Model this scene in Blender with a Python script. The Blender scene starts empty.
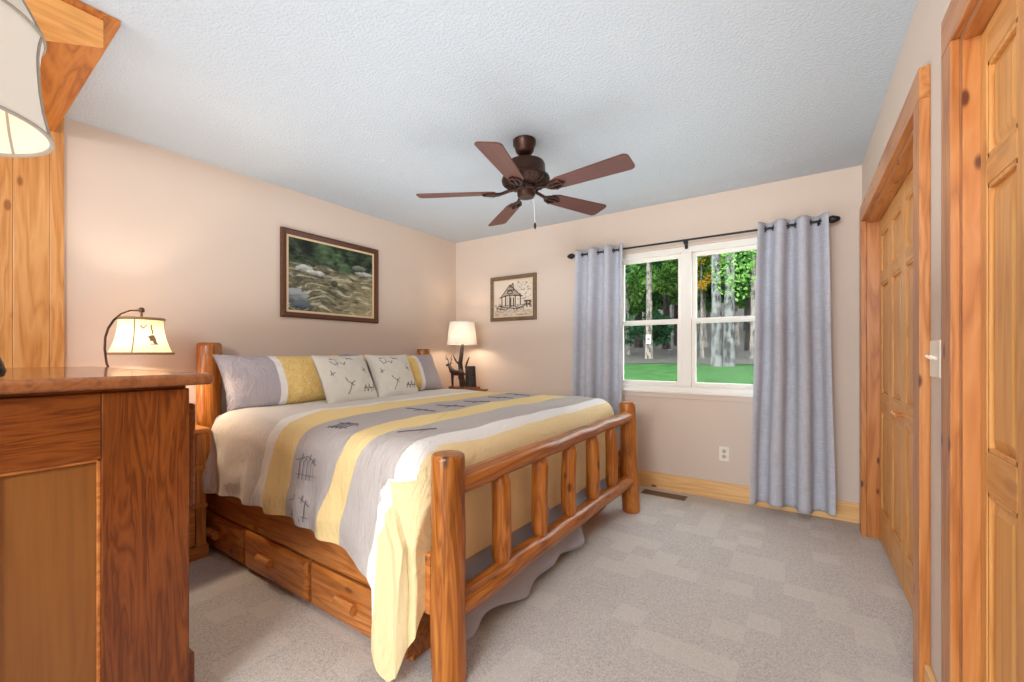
import bpy, math, random
from mathutils import Vector, Matrix, Euler, noise
random.seed(7)
PI = math.pi
SC = bpy.context.scene
COL = SC.collection

# ------------------------------------------------------------------ camera, world, lights
CAM_H, YAW, FPX, CYPX = 1.156, 0.5932, 424.9, 353.7
cam_d = bpy.data.cameras.new('camera')
cam_d.sensor_width = 36.0
cam_d.lens = FPX / 1024 * 36.0
cam_d.shift_y = (CYPX - 341.0) / 1024
cam_d.clip_start = 0.02
cam = bpy.data.objects.new('camera', cam_d)
COL.objects.link(cam)
cam.location = (0, 0, CAM_H)
cam.rotation_euler = (PI / 2, 0, YAW)
SC.camera = cam

SC.view_settings.view_transform = 'Standard'
SC.view_settings.look = 'None'
SC.view_settings.gamma = 1.0
SC.view_settings.use_curve_mapping = False
SC.view_settings.exposure = 0.84
SC.cycles.use_denoising = True
SC.cycles.max_bounces = 10
SC.cycles.diffuse_bounces = 6
SC.cycles.transparent_max_bounces = 16
SC.cycles.caustics_reflective = False
SC.cycles.caustics_refractive = False
SC.cycles.sample_clamp_indirect = 6.0

W = bpy.data.worlds.new('sky'); SC.world = W
W.use_nodes = True
bg = W.node_tree.nodes['Background']
bg.inputs[0].default_value = (0.86, 0.94, 1.0, 1)
bg.inputs[1].default_value = 4.6

def area(name, loc, target, sx, sy, power, color=(1, 1, 1)):
    d = bpy.data.lights.new(name, 'AREA'); d.shape = 'RECTANGLE'
    d.size, d.size_y, d.energy, d.color = sx, sy, power, color
    o = bpy.data.objects.new(name, d); COL.objects.link(o)
    o.location = loc
    o.rotation_euler = (Vector(target) - Vector(loc)).to_track_quat('-Z', 'Y').to_euler()
    return o

def point(name, loc, power, color, radius=0.03, parent=None):
    d = bpy.data.lights.new(name, 'POINT'); d.energy = power; d.color = color
    d.shadow_soft_size = radius
    o = bpy.data.objects.new(name, d); COL.objects.link(o)
    if parent is not None:
        o.parent = parent; o.location = Vector(loc) - wl(parent)
    else:
        o.location = loc
    return o

area('rear_fill', (-1.5, -5.3, 1.25), (-1.4, 2.6, 1.2), 3.3, 2.2, 125, (0.86, 0.94, 1.0))  # added fill far behind the camera, lifts the whole room
area('floor_fill', (-0.25, -1.9, 2.25), (-1.2, 2.2, 0.2), 0.9, 0.6, 47, (0.92, 0.96, 1.0))  # added soft fill high behind the camera, brightens floor and bed
area('ceiling_fill', (-1.4, 1.6, 1.34), (-1.4, 1.6001, 2.44), 2.9, 3.2, 21, (0.86, 0.94, 1.0))  # added unseen panel facing up mid-room, brightens the ceiling directly

# ------------------------------------------------------------------ helpers
def wl(o):
    v = Vector((0, 0, 0))
    while o is not None:
        v += Vector(o.location); o = o.parent
    return v

def s2l(c):
    c = c / 255.0
    return c / 12.92 if c <= 0.04045 else ((c + 0.055) / 1.055) ** 2.4

def rgb(r, g, b):
    return (s2l(r), s2l(g), s2l(b), 1.0)

class NT:
    def __init__(self, name):
        self.m = bpy.data.materials.new(name); self.m.use_nodes = True
        self.t = self.m.node_tree; self.t.nodes.clear()
        self.out = self.n('ShaderNodeOutputMaterial')
    def n(self, typ, **k):
        nd = self.t.nodes.new(typ)
        for a, v in k.items(): setattr(nd, a, v)
        return nd
    def l(self, a, b): self.t.links.new(a, b)
    def coords(self, scale=(1, 1, 1), rnd=True, kind='Object'):
        tc = self.n('ShaderNodeTexCoord')
        src = tc.outputs[kind]
        if rnd:
            oi = self.n('ShaderNodeObjectInfo')
            mu = self.n('ShaderNodeVectorMath', operation='ADD')
            sc = self.n('ShaderNodeMath', operation='MULTIPLY'); sc.inputs[1].default_value = 17.0
            self.l(oi.outputs['Random'], sc.inputs[0])
            self.l(src, mu.inputs[0]); self.l(sc.outputs[0], mu.inputs[1])
            src = mu.outputs[0]
        mp = self.n('ShaderNodeMapping'); mp.inputs['Scale'].default_value = scale
        self.l(src, mp.inputs['Vector'])
        return mp.outputs[0]
    def noise(self, vec, scale, detail=3, rough=0.5, dist=0.0):
        x = self.n('ShaderNodeTexNoise')
        x.inputs['Scale'].default_value = scale; x.inputs['Detail'].default_value = detail
        x.inputs['Roughness'].default_value = rough; x.inputs['Distortion'].default_value = dist
        self.l(vec, x.inputs['Vector'])
        return x.outputs['Fac']
    def ramp(self, fac, stops, mode='LINEAR'):
        r = self.n('ShaderNodeValToRGB'); r.color_ramp.interpolation = mode
        e = r.color_ramp.elements
        while len(e) < len(stops): e.new(0.5)
        for i, (p, c) in enumerate(stops):
            e[i].position = p; e[i].color = c if len(c) == 4 else (*c, 1)
        self.l(fac, r.inputs[0])
        return r.outputs[0]
    def mix(self, fac, a, b, mode='MIX'):
        x = self.n('ShaderNodeMix', data_type='RGBA', blend_type=mode)
        for s, v in ((x.inputs[0], fac), (x.inputs[6], a), (x.inputs[7], b)):
            if isinstance(v, (int, float)): s.default_value = v
            elif isinstance(v, tuple): s.default_value = v
            else: self.l(v, s)
        return x.outputs[2]
    def math(self, op, a, b=None):
        x = self.n('ShaderNodeMath', operation=op)
        for s, v in ((x.inputs[0], a), (x.inputs[1], b)):
            if v is None: continue
            if isinstance(v, (int, float)): s.default_value = v
            else: self.l(v, s)
        return x.outputs[0]
    def bump(self, h, strength, dist=0.01):
        b = self.n('ShaderNodeBump'); b.inputs['Strength'].default_value = strength
        b.inputs['Distance'].default_value = dist
        self.l(h, b.inputs['Height'])
        return b.outputs[0]
    def bsdf(self, col, rough=0.5, metal=0.0, nor=None, spec=0.5, **kw):
        p = self.n('ShaderNodeBsdfPrincipled')
        for s, v in ((p.inputs['Base Color'], col), (p.inputs['Roughness'], rough)):
            if isinstance(v, (int, float, tuple)): s.default_value = v
            else: self.l(v, s)
        p.inputs['Metallic'].default_value = metal
        p.inputs['Specular IOR Level'].default_value = spec
        for k, v in kw.items(): p.inputs[k].default_value = v
        if nor is not None: self.l(nor, p.inputs['Normal'])
        self.l(p.outputs[0], self.out.inputs[0])
        return p

def plain(name, c, rough=0.5, metal=0.0, spec=0.5, nz=None, var=0.0, bs=0.15):
    m = NT(name)
    col = c; nor = None
    if nz or var:
        v = m.coords()
        f = m.noise(v, nz or 20, 4)
        if var:
            d = tuple(x * (1 - var) for x in c[:3]) + (1,); e = tuple(min(1, x * (1 + var)) for x in c[:3]) + (1,)
            col = m.ramp(f, [(0.3, d), (0.7, e)])
        nor = m.bump(f, bs, 0.005)
    m.bsdf(col, rough, metal, nor, spec)
    return m.m

def wood(name, light, mid, dark, axis='z', rough=0.35, knots=0.6, rings=10, contrast=1.0, coat=0.0, knotcol=None, kscale=1.0, mottle=0.0):
    m = NT(name)
    i = 'xyz'.index(axis)
    def st(across, along):
        s = [across] * 3; s[i] = along
        return tuple(s)
    v0 = m.coords((1, 1, 1))
    def mp(s):
        q = m.n('ShaderNodeMapping'); q.inputs['Scale'].default_value = s
        m.l(v0, q.inputs['Vector']); return q.outputs[0]
    big = m.noise(mp(st(rings, rings * 0.085)), 1.0, 3, 0.55, 0.9)
    band = m.math('FRACT', m.math('MULTIPLY', big, 7.0))
    band = m.math('ABSOLUTE', m.math('SUBTRACT', band, 0.5))
    fine = m.noise(mp(st(90, 3.0)), 1.0, 3, 0.6)
    f = m.math('ADD', m.math('MULTIPLY', band, 0.9 * contrast), m.math('MULTIPLY', fine, 0.45))
    c = m.ramp(f, [(0.12, dark), (0.42, mid), (0.75, light)])
    tone = m.noise(mp(st(5, 0.8)), 1.0, 2)
    c = m.mix(m.math('MULTIPLY', tone, 0.45), c, mid)
    if mottle:
        mo = m.noise(mp(st(9, 2.2)), 1.0, 4, 0.6, 0.6)
        c = m.mix(m.math('MULTIPLY', m.ramp(mo, [(0.48, (0, 0, 0)), (0.66, (1, 1, 1))]), mottle), c, dark)
    if knots:
        vo = m.n('ShaderNodeTexVoronoi'); vo.inputs['Scale'].default_value = 1.0
        q = m.n('ShaderNodeMapping'); q.inputs['Scale'].default_value = st(6.0 * kscale, 2.6 * kscale)
        m.l(v0, q.inputs['Vector']); m.l(q.outputs[0], vo.inputs['Vector'])
        kf = m.ramp(vo.outputs['Distance'], [(0.08, (1, 1, 1)), (0.14, (0, 0, 0))])
        c = m.mix(m.math('MULTIPLY', kf, knots), c, knotcol or tuple(x * 0.35 for x in dark[:3]) + (1,))
    p = m.bsdf(c, rough, 0, m.bump(f, 0.06, 0.004), 0.45)
    p.inputs['Coat Weight'].default_value = coat; p.inputs['Coat Roughness'].default_value = 0.15
    return m.m

def fabric(name, c, var=0.08, weave=260, rough=0.9, slub=False, bs=0.25, trans=0.0):
    m = NT(name)
    v = m.coords((1, 1, 1))
    f = m.noise(v, weave, 2)
    d = tuple(x * (1 - var) for x in c[:3]) + (1,); e = tuple(min(1, x * (1 + var)) for x in c[:3]) + (1,)
    if slub:
        a = m.noise(m.coords((220, 220, 14)), 1, 2); b = m.noise(m.coords((16, 16, 240)), 1, 2)
        f = m.math('MULTIPLY', m.math('ADD', a, b), 0.5)
    col = m.ramp(f, [(0.35, d), (0.65, e)])
    nor = m.bump(f, bs, 0.002)
    p = m.bsdf(col, rough, 0, nor, 0.2)
    p.inputs['Sheen Weight'].default_value = 0.15
    if trans:
        t = m.n('ShaderNodeBsdfTranslucent'); m.l(col, t.inputs[0])
        x = m.n('ShaderNodeMixShader'); x.inputs[0].default_value = trans
        m.l(p.outputs[0], x.inputs[1]); m.l(t.outputs[0], x.inputs[2]); m.l(x.outputs[0], m.out.inputs[0])
    return m.m

class MB:
    """Collects geometry for ONE mesh."""
    def __init__(self): self.v = []; self.f = []; self.mi = []; self.uv = {}
    def add(self, vs, fs, mi=0, uvs=None):
        b = len(self.v); self.v += [Vector(p) for p in vs]
        for f in fs:
            self.f.append([b + q for q in f]); self.mi.append(mi)
        if uvs:
            for k, u in enumerate(uvs): self.uv[b + k] = u
        return b
    def box(self, x0, x1, y0, y1, z0, z1, mi=0):
        self.add([(x0, y0, z0), (x1, y0, z0), (x1, y1, z0), (x0, y1, z0), (x0, y0, z1), (x1, y0, z1), (x1, y1, z1), (x0, y1, z1)],
                 [(0, 3, 2, 1), (4, 5, 6, 7), (0, 1, 5, 4), (1, 2, 6, 5), (2, 3, 7, 6), (3, 0, 4, 7)], mi)
        return self
    def prism(self, poly, z0, z1, mi=0):
        n = len(poly)
        self.add([(x, y, z0) for x, y in poly] + [(x, y, z1) for x, y in poly],
                 [tuple(range(n))[::-1], tuple(range(n, 2 * n))] + [(i, (i + 1) % n, n + (i + 1) % n, n + i) for i in range(n)], mi)
        return self
    def lathe(self, prof, seg=32, c=(0, 0, 0), mi=0, cap=True, wob=None):
        n = len(prof); vs = []; fs = []
        for k, (r, z) in enumerate(prof):
            for j in range(seg):
                a = 2 * PI * j / seg
                rr = r * (wob(a, k / (n - 1)) if wob else 1)
                vs.append((c[0] + rr * math.cos(a), c[1] + rr * math.sin(a), c[2] + z))
        for k in range(n - 1):
            for j in range(seg):
                q = (j + 1) % seg
                fs.append((k * seg + j, k * seg + q, (k + 1) * seg + q, (k + 1) * seg + j))
        if cap:
            fs.append(tuple(range(seg))[::-1]); fs.append(tuple(range((n - 1) * seg, n * seg)))
        self.add(vs, fs, mi); return self
    def tube(self, pts, rad, seg=10, mi=0, closed=False):
        pts = [Vector(p) for p in pts]; n = len(pts)
        if not isinstance(rad, (list, tuple)): rad = [rad] * n
        vs = []; fs = []; up = None
        for i in range(n):
            if closed: t = pts[(i + 1) % n] - pts[i - 1]
            else: t = pts[min(i + 1, n - 1)] - pts[max(i - 1, 0)]
            t.normalize()
            if up is None:
                up = Vector((0, 0, 1)) if abs(t.z) < 0.9 else Vector((1, 0, 0))
            up = up - t * up.dot(t)
            if up.length < 1e-6: up = t.orthogonal()
            up.normalize(); w = t.cross(up)
            for j in range(seg):
                a = 2 * PI * j / seg
                vs.append(pts[i] + (up * math.cos(a) + w * math.sin(a)) * rad[i])
        m = n if closed else n - 1
        for i in range(m):
            for j in range(seg):
                q = (j + 1) % seg; ii = (i + 1) % n
                fs.append((i * seg + j, i * seg + q, ii * seg + q, ii * seg + j))
        if not closed:
            fs.append(tuple(range(seg))[::-1]); fs.append(tuple(range((n - 1) * seg, n * seg)))
        self.add(vs, fs, mi); return self
    def grid(self, fn, nu, nv, mi=0, mifn=None, uvfn=None, closed_u=False):
        vs = []; us = []
        for i in range(nu + 1):
            for j in range(nv + 1):
                u, v = i / nu, j / nv
                vs.append(fn(u, v))
                if uvfn: us.append(uvfn(u, v))
        b = self.add(vs, [], 0, us if uvfn else None)
        for i in range(nu):
            for j in range(nv):
                p = b + i * (nv + 1) + j
                self.f.append([p, p + nv + 1, p + nv + 2, p + 1])
                self.mi.append(mifn((i + 0.5) / nu, (j + 0.5) / nv) if mifn else mi)
        return self
    def build(self, name, mats, parent=None, loc=None, rot=None, smooth=False, bevel=0, seg=2, solid=0, colors=None, sub=0, soff=-1):
        me = bpy.data.meshes.new(name)
        if loc is None:                                    # vertices in world coordinates
            if parent is not None: org = wl(parent); loc = Vector((0, 0, 0))
            else:
                xs = [p.x for p in self.v]; ys = [p.y for p in self.v]; zs = [p.z for p in self.v]
                org = Vector(((min(xs) + max(xs)) / 2, (min(ys) + max(ys)) / 2, min(zs))); loc = org
            vs = [tuple(p - org) for p in self.v]
        else:
            vs = [tuple(p) for p in self.v]
        me.from_pydata(vs, [], self.f)
        for m in (mats if isinstance(mats, (list, tuple)) else [mats]): me.materials.append(m)
        me.polygons.foreach_set('material_index', self.mi)
        if smooth:
            me.polygons.foreach_set('use_smooth', [True] * len(me.polygons))
            if smooth != 'all':
                try: me.set_sharp_from_angle(angle=math.radians(38))
                except Exception: pass
        if self.uv:
            ul = me.uv_layers.new(name='UVMap')
            for lp in me.loops: ul.data[lp.index].uv = self.uv.get(lp.vertex_index, (0, 0))
        if colors:
            ca = me.color_attributes.new('Col', 'FLOAT_COLOR', 'POINT')
            for k, c in enumerate(colors): ca.data[k].color = (*c[:3], 1)
        me.update()
        o = bpy.data.objects.new(name, me); COL.objects.link(o)
        o.parent = parent; o.location = loc
        if rot: o.rotation_euler = rot
        if solid:
            s = o.modifiers.new('s', 'SOLIDIFY'); s.thickness = solid; s.offset = soff
        if bevel:
            b = o.modifiers.new('b', 'BEVEL'); b.width = bevel; b.segments = seg; b.limit_method = 'ANGLE'; b.angle_limit = math.radians(40)
            b.harden_normals = False
        if sub:
            b = o.modifiers.new('u', 'SUBSURF'); b.levels = sub; b.render_levels = sub
        return o

def tag(o, label, cat, group=None, kind=None):
    o['label'] = label; o['category'] = cat
    if group: o['group'] = group
    if kind: o['kind'] = kind
    return o

def empty(name, loc, label, cat, group=None):
    o = bpy.data.objects.new(name, None); COL.objects.link(o)
    o.location = loc; o.empty_display_size = 0.1
    return tag(o, label, cat, group)

def struct(o, label=None, cat=None):
    o['kind'] = 'structure'
    if label: o['label'] = label
    if cat: o['category'] = cat
    return o

def copy_thing(root, loc, label, group=None):
    c = root.copy(); COL.objects.link(c); c.location = loc; c['label'] = label
    if group: c['group'] = group
    for ch in list(root.children):
        d = ch.copy(); COL.objects.link(d); d.parent = c
        for g in list(ch.children):
            e = g.copy(); COL.objects.link(e); e.parent = d
    return c

def nz(x, y=0.0, z=0.0): return noise.noise(Vector((x, y, z)))

def seg_dist(px, py, a, b):
    ax, ay = a; bx, by = b
    dx, dy = bx - ax, by - ay; L = dx * dx + dy * dy
    t = 0 if L == 0 else max(0, min(1, ((px - ax) * dx + (py - ay) * dy) / L))
    return math.hypot(px - ax - t * dx, py - ay - t * dy)

def on_strokes(u, v, strokes, w):
    for st in strokes:
        for a, b in zip(st[:-1], st[1:]):
            if seg_dist(u, v, a, b) < w: return True
    return False

# ------------------------------------------------------------------ materials
PINE = dict(light=rgb(204, 144, 86), mid=rgb(186, 118, 62), dark=rgb(148, 84, 38))
M = {}
for ax in 'xyz':
    M['pine_' + ax] = wood('pine_trim_' + ax, **PINE, axis=ax, rough=0.3, knots=0.9, rings=9, contrast=0.9, knotcol=rgb(86, 34, 12), kscale=1.9)
    M['base_' + ax] = wood('pine_base_' + ax, rgb(238, 200, 146), rgb(228, 182, 122), rgb(202, 148, 88), axis=ax, rough=0.4, knots=0.9, rings=6, contrast=0.6, knotcol=rgb(96, 46, 22), kscale=1.7)
    M['bedwood_' + ax] = wood('bed_board_' + ax, rgb(208, 140, 74), rgb(186, 112, 52), rgb(124, 66, 26), axis=ax, rough=0.28, knots=0.7, rings=9, kscale=1.5, mottle=0.45)
    M['dresser_' + ax] = wood('dresser_wood_' + ax, rgb(136, 74, 29), rgb(114, 56, 18), rgb(76, 33, 9), axis=ax, rough=0.3, knots=0.0, rings=22, contrast=1.15, mottle=0.3)
    M['stand_' + ax] = wood('nightstand_wood_' + ax, rgb(208, 146, 84), rgb(192, 122, 62), rgb(150, 88, 36), axis=ax, rough=0.3, knots=0.5, rings=10)
    M['ply_' + ax] = wood('fir_ply_' + ax, rgb(192, 124, 58), rgb(172, 100, 40), rgb(122, 64, 22), axis=ax, rough=0.4, knots=0.0, rings=7, contrast=1.1)
    M['clear_' + ax] = wood('clear_pine_' + ax, rgb(222, 168, 102), rgb(210, 148, 80), rgb(186, 118, 54), axis=ax, rough=0.4, knots=0.25, rings=8, contrast=0.8)
M['board_z'] = wood('wall_board', rgb(212, 162, 104), rgb(198, 140, 80), rgb(168, 106, 52), axis='z', rough=0.35, knots=0.7, rings=8, contrast=1.0, knotcol=rgb(120, 60, 24), kscale=1.5)
M['log'] = wood('peeled_log', rgb(196, 130, 60), rgb(168, 97, 35), rgb(96, 49, 14), axis='z', rough=0.3, knots=0.8, rings=13, contrast=1.0, kscale=1.6, mottle=0.55)
M['panel_dull'] = wood('dresser_panel', rgb(150, 100, 48), rgb(138, 87, 38), rgb(120, 71, 28), axis='z', rough=0.4, knots=0, rings=7, contrast=0.4)
M['top'] = wood('dresser_top', rgb(168, 112, 72), rgb(148, 92, 54), rgb(112, 64, 36), axis='x', rough=0.12, knots=0, rings=8, contrast=0.5)
M['blade'] = wood('fan_blade', rgb(112, 60, 42), rgb(92, 46, 34), rgb(68, 32, 24), axis='x', rough=0.4, knots=0, rings=14, contrast=0.5)
M['bronze'] = plain('oiled_bronze', rgb(62, 38, 28), 0.35, 0.6, nz=40, var=0.2)
M['black'] = plain('black_iron', rgb(36, 32, 32), 0.45, 0.4)
M['white_paint'] = plain('window_vinyl', rgb(228, 222, 212), 0.4)
M['plate'] = plain('ivory_plastic', rgb(232, 222, 206), 0.35)
M['socket'] = plain('socket_face', rgb(190, 178, 160), 0.4)
M['hole_shadow'] = plain('slot_shadow', rgb(40, 32, 26), 0.6)  # dark colour painted in for the shadow inside slots and duct
M['vent'] = plain('vent_metal', rgb(140, 112, 86), 0.45, 0.3)
M['brass'] = plain('brass', rgb(190, 150, 80), 0.25, 0.9)
M['wall'] = plain('beige_wall', rgb(210, 192, 177), 0.85, spec=0.2, nz=160, bs=0.04)
M['frame_dark'] = wood('walnut_frame', rgb(104, 62, 38), rgb(84, 48, 28), rgb(58, 32, 18), axis='x', rough=0.3, knots=0, rings=20)
M['frame_grey'] = wood('barn_frame', rgb(132, 108, 84), rgb(110, 88, 66), rgb(76, 58, 42), axis='x', rough=0.6, knots=0, rings=20)
M['liner'] = fabric('linen_liner', rgb(214, 186, 150), weave=400)
M['shade_band'] = plain('shade_trim', rgb(140, 112, 78), 0.7)
M['shade_grey'] = plain('shade_piping', rgb(158, 148, 136), 0.8)
M['deer'] = plain('deer_resin', rgb(66, 44, 32), 0.5, nz=60, var=0.45, bs=0.6)
M['bark_dark'] = plain('bark_resin', rgb(58, 46, 38), 0.7, nz=70, var=0.6, bs=0.9)
M['slab'] = wood('lamp_slab', rgb(150, 92, 56), rgb(122, 70, 40), rgb(80, 42, 24), axis='y', rough=0.35, knots=0.5)
M['curtain'] = fabric('grey_curtain', rgb(204, 205, 213), 0.13, slub=True, trans=0.3)
M['skirt'] = fabric('grey_sheet', rgb(164, 164, 174), 0.05)
M['throw'] = fabric('throw_linen', rgb(206, 200, 188), 0.06)
M['ink'] = fabric('throw_ink', rgb(116, 106, 98), 0.1)
M['stitch'] = fabric('stitch_thread', rgb(104, 100, 108), 0.1)

def m_ceiling():
    m = NT('textured_ceiling')
    v = m.coords((1, 1, 1), rnd=False)
    a = m.noise(v, 75, 3, 0.6); b = m.noise(v, 190, 2, 0.6)
    h = m.math('ADD', m.ramp(a, [(0.42, (0, 0, 0)), (0.62, (1, 1, 1))]), m.math('MULTIPLY', b, 0.4))
    m.bsdf(rgb(198, 205, 211), 0.95, 0, m.bump(h, 0.5, 0.006), 0.1)
    return m.m

def m_carpet():
    m = NT('patterned_carpet')
    v = m.coords((1, 1, 1), rnd=False)
    d = m.n('ShaderNodeVectorMath', operation='ADD')
    nn = m.n('ShaderNodeTexNoise'); nn.inputs['Scale'].default_value = 40; m.l(v, nn.inputs['Vector'])
    sc = m.n('ShaderNodeVectorMath', operation='SCALE'); sc.inputs['Scale'].default_value = 0.012
    m.l(nn.outputs['Color'], sc.inputs[0]); m.l(v, d.inputs[0]); m.l(sc.outputs[0], d.inputs[1])
    def cells(size, off):
        mp = m.n('ShaderNodeMapping'); mp.inputs['Scale'].default_value = (1 / size, 1 / size, 0.001); mp.inputs['Location'].default_value = (off, off * 1.7, 0)
        m.l(d.outputs[0], mp.inputs['Vector'])
        fl = m.n('ShaderNodeVectorMath', operation='FLOOR'); m.l(mp.outputs[0], fl.inputs[0])
        wn = m.n('ShaderNodeTexWhiteNoise', noise_dimensions='3D'); m.l(fl.outputs[0], wn.inputs['Vector'])
        return wn.outputs['Value']
    c1 = m.ramp(cells(0.125, 0.3), [(0.0, (0, 0, 0)), (0.68, (0.25, 0.25, 0.25)), (0.72, (1, 1, 1))], 'CONSTANT')
    c2 = cells(0.25, 0.1)
    pile = m.noise(v, 170, 3, 0.7)
    pile2 = m.noise(v, 420, 2, 0.7)
    base = m.ramp(pile, [(0.25, rgb(150, 142, 134)), (0.47, rgb(214, 207, 200)), (0.75, rgb(246, 241, 236))])
    lite = m.mix(0.6, base, rgb(240, 233, 223))
    f = m.math('ADD', m.math('MULTIPLY', c1, 0.65), m.math('MULTIPLY', c2, 0.25))
    col = m.mix(f, base, lite)
    blot = m.noise(v, 1.3, 3)
    col = m.mix(m.math('MULTIPLY', blot, 0.25), col, rgb(196, 187, 179))
    m.bsdf(col, 1.0, 0, m.bump(m.math('ADD', pile, pile2), 0.7, 0.008), 0.05)
    return m.m

def m_comforter():
    m = NT('striped_comforter')
    uv = m.n('ShaderNodeUVMap')
    sp = m.n('ShaderNodeSeparateXYZ'); m.l(uv.outputs[0], sp.inputs[0])
    G, WH, Y, B = rgb(220, 212, 203), rgb(238, 234, 228), rgb(240, 212, 150), rgb(192, 183, 180)
    B2 = rgb(204, 195, 189)
    col = m.ramp(sp.outputs[0], [(0, G), (0.125, WH), (0.25, Y), (0.375, B), (0.5, Y), (0.625, B2), (0.75, WH), (0.875, rgb(241, 219, 168))], 'CONSTANT')
    v = m.coords((1, 1, 1), rnd=False)
    fine = m.noise(v, 300, 2)
    col = m.mix(m.math('MULTIPLY', fine, 0.16), col, rgb(130, 125, 125))
    crk = m.noise(m.coords((30, 9, 9), rnd=False), 1.0, 4, 0.6, 1.2)
    # pin-tucked ribs only in the grey bands (a mask by stripe number)
    msk = m.ramp(sp.outputs[0], [(0, (0.25,) * 3), (0.375, (1, 1, 1)), (0.5, (0.2,) * 3), (0.625, (1, 1, 1)), (0.75, (0.2,) * 3)], 'CONSTANT')
    wv = m.noise(m.coords((130, 14, 14), rnd=False), 1.0, 3, 0.6, 1.5)
    h = m.math('ADD', m.math('MULTIPLY', m.math('MULTIPLY', wv, msk), 0.5), m.math('ADD', m.math('MULTIPLY', crk, 0.6), m.math('MULTIPLY', fine, 0.06)))
    p = m.bsdf(col, 0.9, 0, m.bump(h, 0.9, 0.02), 0.15)
    return m.m

def m_sham():
    m = NT('striped_sham')
    uv = m.n('ShaderNodeUVMap')
    sp = m.n('ShaderNodeSeparateXYZ'); m.l(uv.outputs[0], sp.inputs[0])
    col = m.ramp(sp.outputs[0], [(0, rgb(176, 168, 172)), (0.27, rgb(236, 230, 226)), (0.315, rgb(236, 204, 132)), (0.80, rgb(166, 160, 172))], 'CONSTANT')
    v = m.coords((1, 1, 1))
    fl = m.noise(v, 45, 3, 0.6, 1.5)
    ym = m.ramp(sp.outputs[0], [(0, (0.15,) * 3), (0.315, (1, 1, 1)), (0.8, (0.15,) * 3)], 'CONSTANT')
    col = m.mix(m.math('MULTIPLY', m.math('MULTIPLY', m.ramp(fl, [(0.48, (0, 0, 0)), (0.56, (1, 1, 1))]), ym), 0.35), col, rgb(206, 164, 92))
    h = m.math('ADD', m.noise(v, 9, 3, 0.55, 0.8), m.math('MULTIPLY', m.noise(v, 260, 2), 0.08))
    wk = m.noise(m.coords((16, 16, 5)), 1.0, 4, 0.6, 2.0)
    h = m.math('ADD', h, m.math('MULTIPLY', wk, 1.2))
    m.bsdf(col, 0.85, 0, m.bump(h, 0.7, 0.022), 0.2)
    return m.m

def m_paint(name='painted_picture', rough=0.5):
    m = NT(name)
    at = m.n('ShaderNodeAttribute', attribute_name='Col')
    m.bsdf(at.outputs['Color'], rough, spec=0.3)
    return m.m

def m_shade(name, c, tr=0.55, e=0.0, ecol=None):
    m = NT(name)
    d = m.n('ShaderNodeBsdfDiffuse'); d.inputs[0].default_value = c
    t = m.n('ShaderNodeBsdfTranslucent'); t.inputs[0].default_value = c
    x = m.n('ShaderNodeMixShader'); x.inputs[0].default_value = tr
    m.l(d.outputs[0], x.inputs[1]); m.l(t.outputs[0], x.inputs[2])
    m.l(x.outputs[0], m.out.inputs[0])
    return m.m

def m_glass():
    m = NT('window_glass')
    t = m.n('ShaderNodeBsdfTransparent'); t.inputs[0].default_value = (0.97, 0.985, 0.98, 1)
    g = m.n('ShaderNodeBsdfGlossy'); g.inputs['Roughness'].default_value = 0.02
    x = m.n('ShaderNodeMixShader'); x.inputs[0].default_value = 0.0025
    m.l(t.outputs[0], x.inputs[1]); m.l(g.outputs[0], x.inputs[2]); m.l(x.outputs[0], m.out.inputs[0])
    return m.m

def m_emit(name, c, s):
    m = NT(name); e = m.n('ShaderNodeEmission'); e.inputs[0].default_value = c; e.inputs[1].default_value = s
    m.l(e.outputs[0], m.out.inputs[0]); return m.m

def m_leaf(name, a, b, extra=None):
    m = NT(name)
    g = m.n('ShaderNodeNewGeometry')
    stops = [(0, a), (1, b)] if not extra else [(0, a), (0.8, b), (1, extra)]
    col = m.ramp(g.outputs['Random Per Island'], stops)
    d = m.n('ShaderNodeBsdfDiffuse'); m.l(col, d.inputs[0])
    t = m.n('ShaderNodeBsdfTranslucent'); m.l(col, t.inputs[0])
    x = m.n('ShaderNodeMixShader'); x.inputs[0].default_value = 0.45
    m.l(d.outputs[0], x.inputs[1]); m.l(t.outputs[0], x.inputs[2]); m.l(x.outputs[0], m.out.inputs[0])
    return m.m

def m_bark(name, a, b, sc=9):
    m = NT(name); v = m.coords((1, 1, 0.45))
    f = m.noise(v, sc, 5, 0.7)
    m.bsdf(m.ramp(f, [(0.42, a), (0.56, b)]), 0.9, 0, m.bump(f, 0.6, 0.02), 0.1)
    return m.m

def m_lawn():
    m = NT('lawn_and_leaf_litter'); v = m.coords((1, 1, 1), rnd=False, kind='Object')
    f = m.noise(v, 2.2, 4); g = m.noise(v, 22, 3)
    grass = m.ramp(m.math('MULTIPLY', m.math('ADD', f, g), 0.5), [(0.35, rgb(30, 60, 28)), (0.65, rgb(56, 86, 44))])
    m.bsdf(grass, 0.95, 0, m.bump(g, 0.5, 0.03), 0.05)
    return m.m

M['ceiling'] = m_ceiling(); M['carpet'] = m_carpet(); M['comforter'] = m_comforter(); M['sham'] = m_sham()
M['paint'] = m_paint(); M['glass'] = m_glass()
M['shade_white'] = m_shade('white_shade', rgb(226, 220, 210), 0.12)
M['shade_cream'] = m_shade('cream_shade', rgb(232, 212, 176), 0.08)
M['bulb'] = m_emit('warm_bulb', (1.0, 0.78, 0.48, 1), 7.0)
M['lawn'] = m_lawn()
M['litter'] = plain('forest_floor', rgb(46, 38, 28), 0.95, nz=6, var=0.5, bs=0.8)

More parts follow.
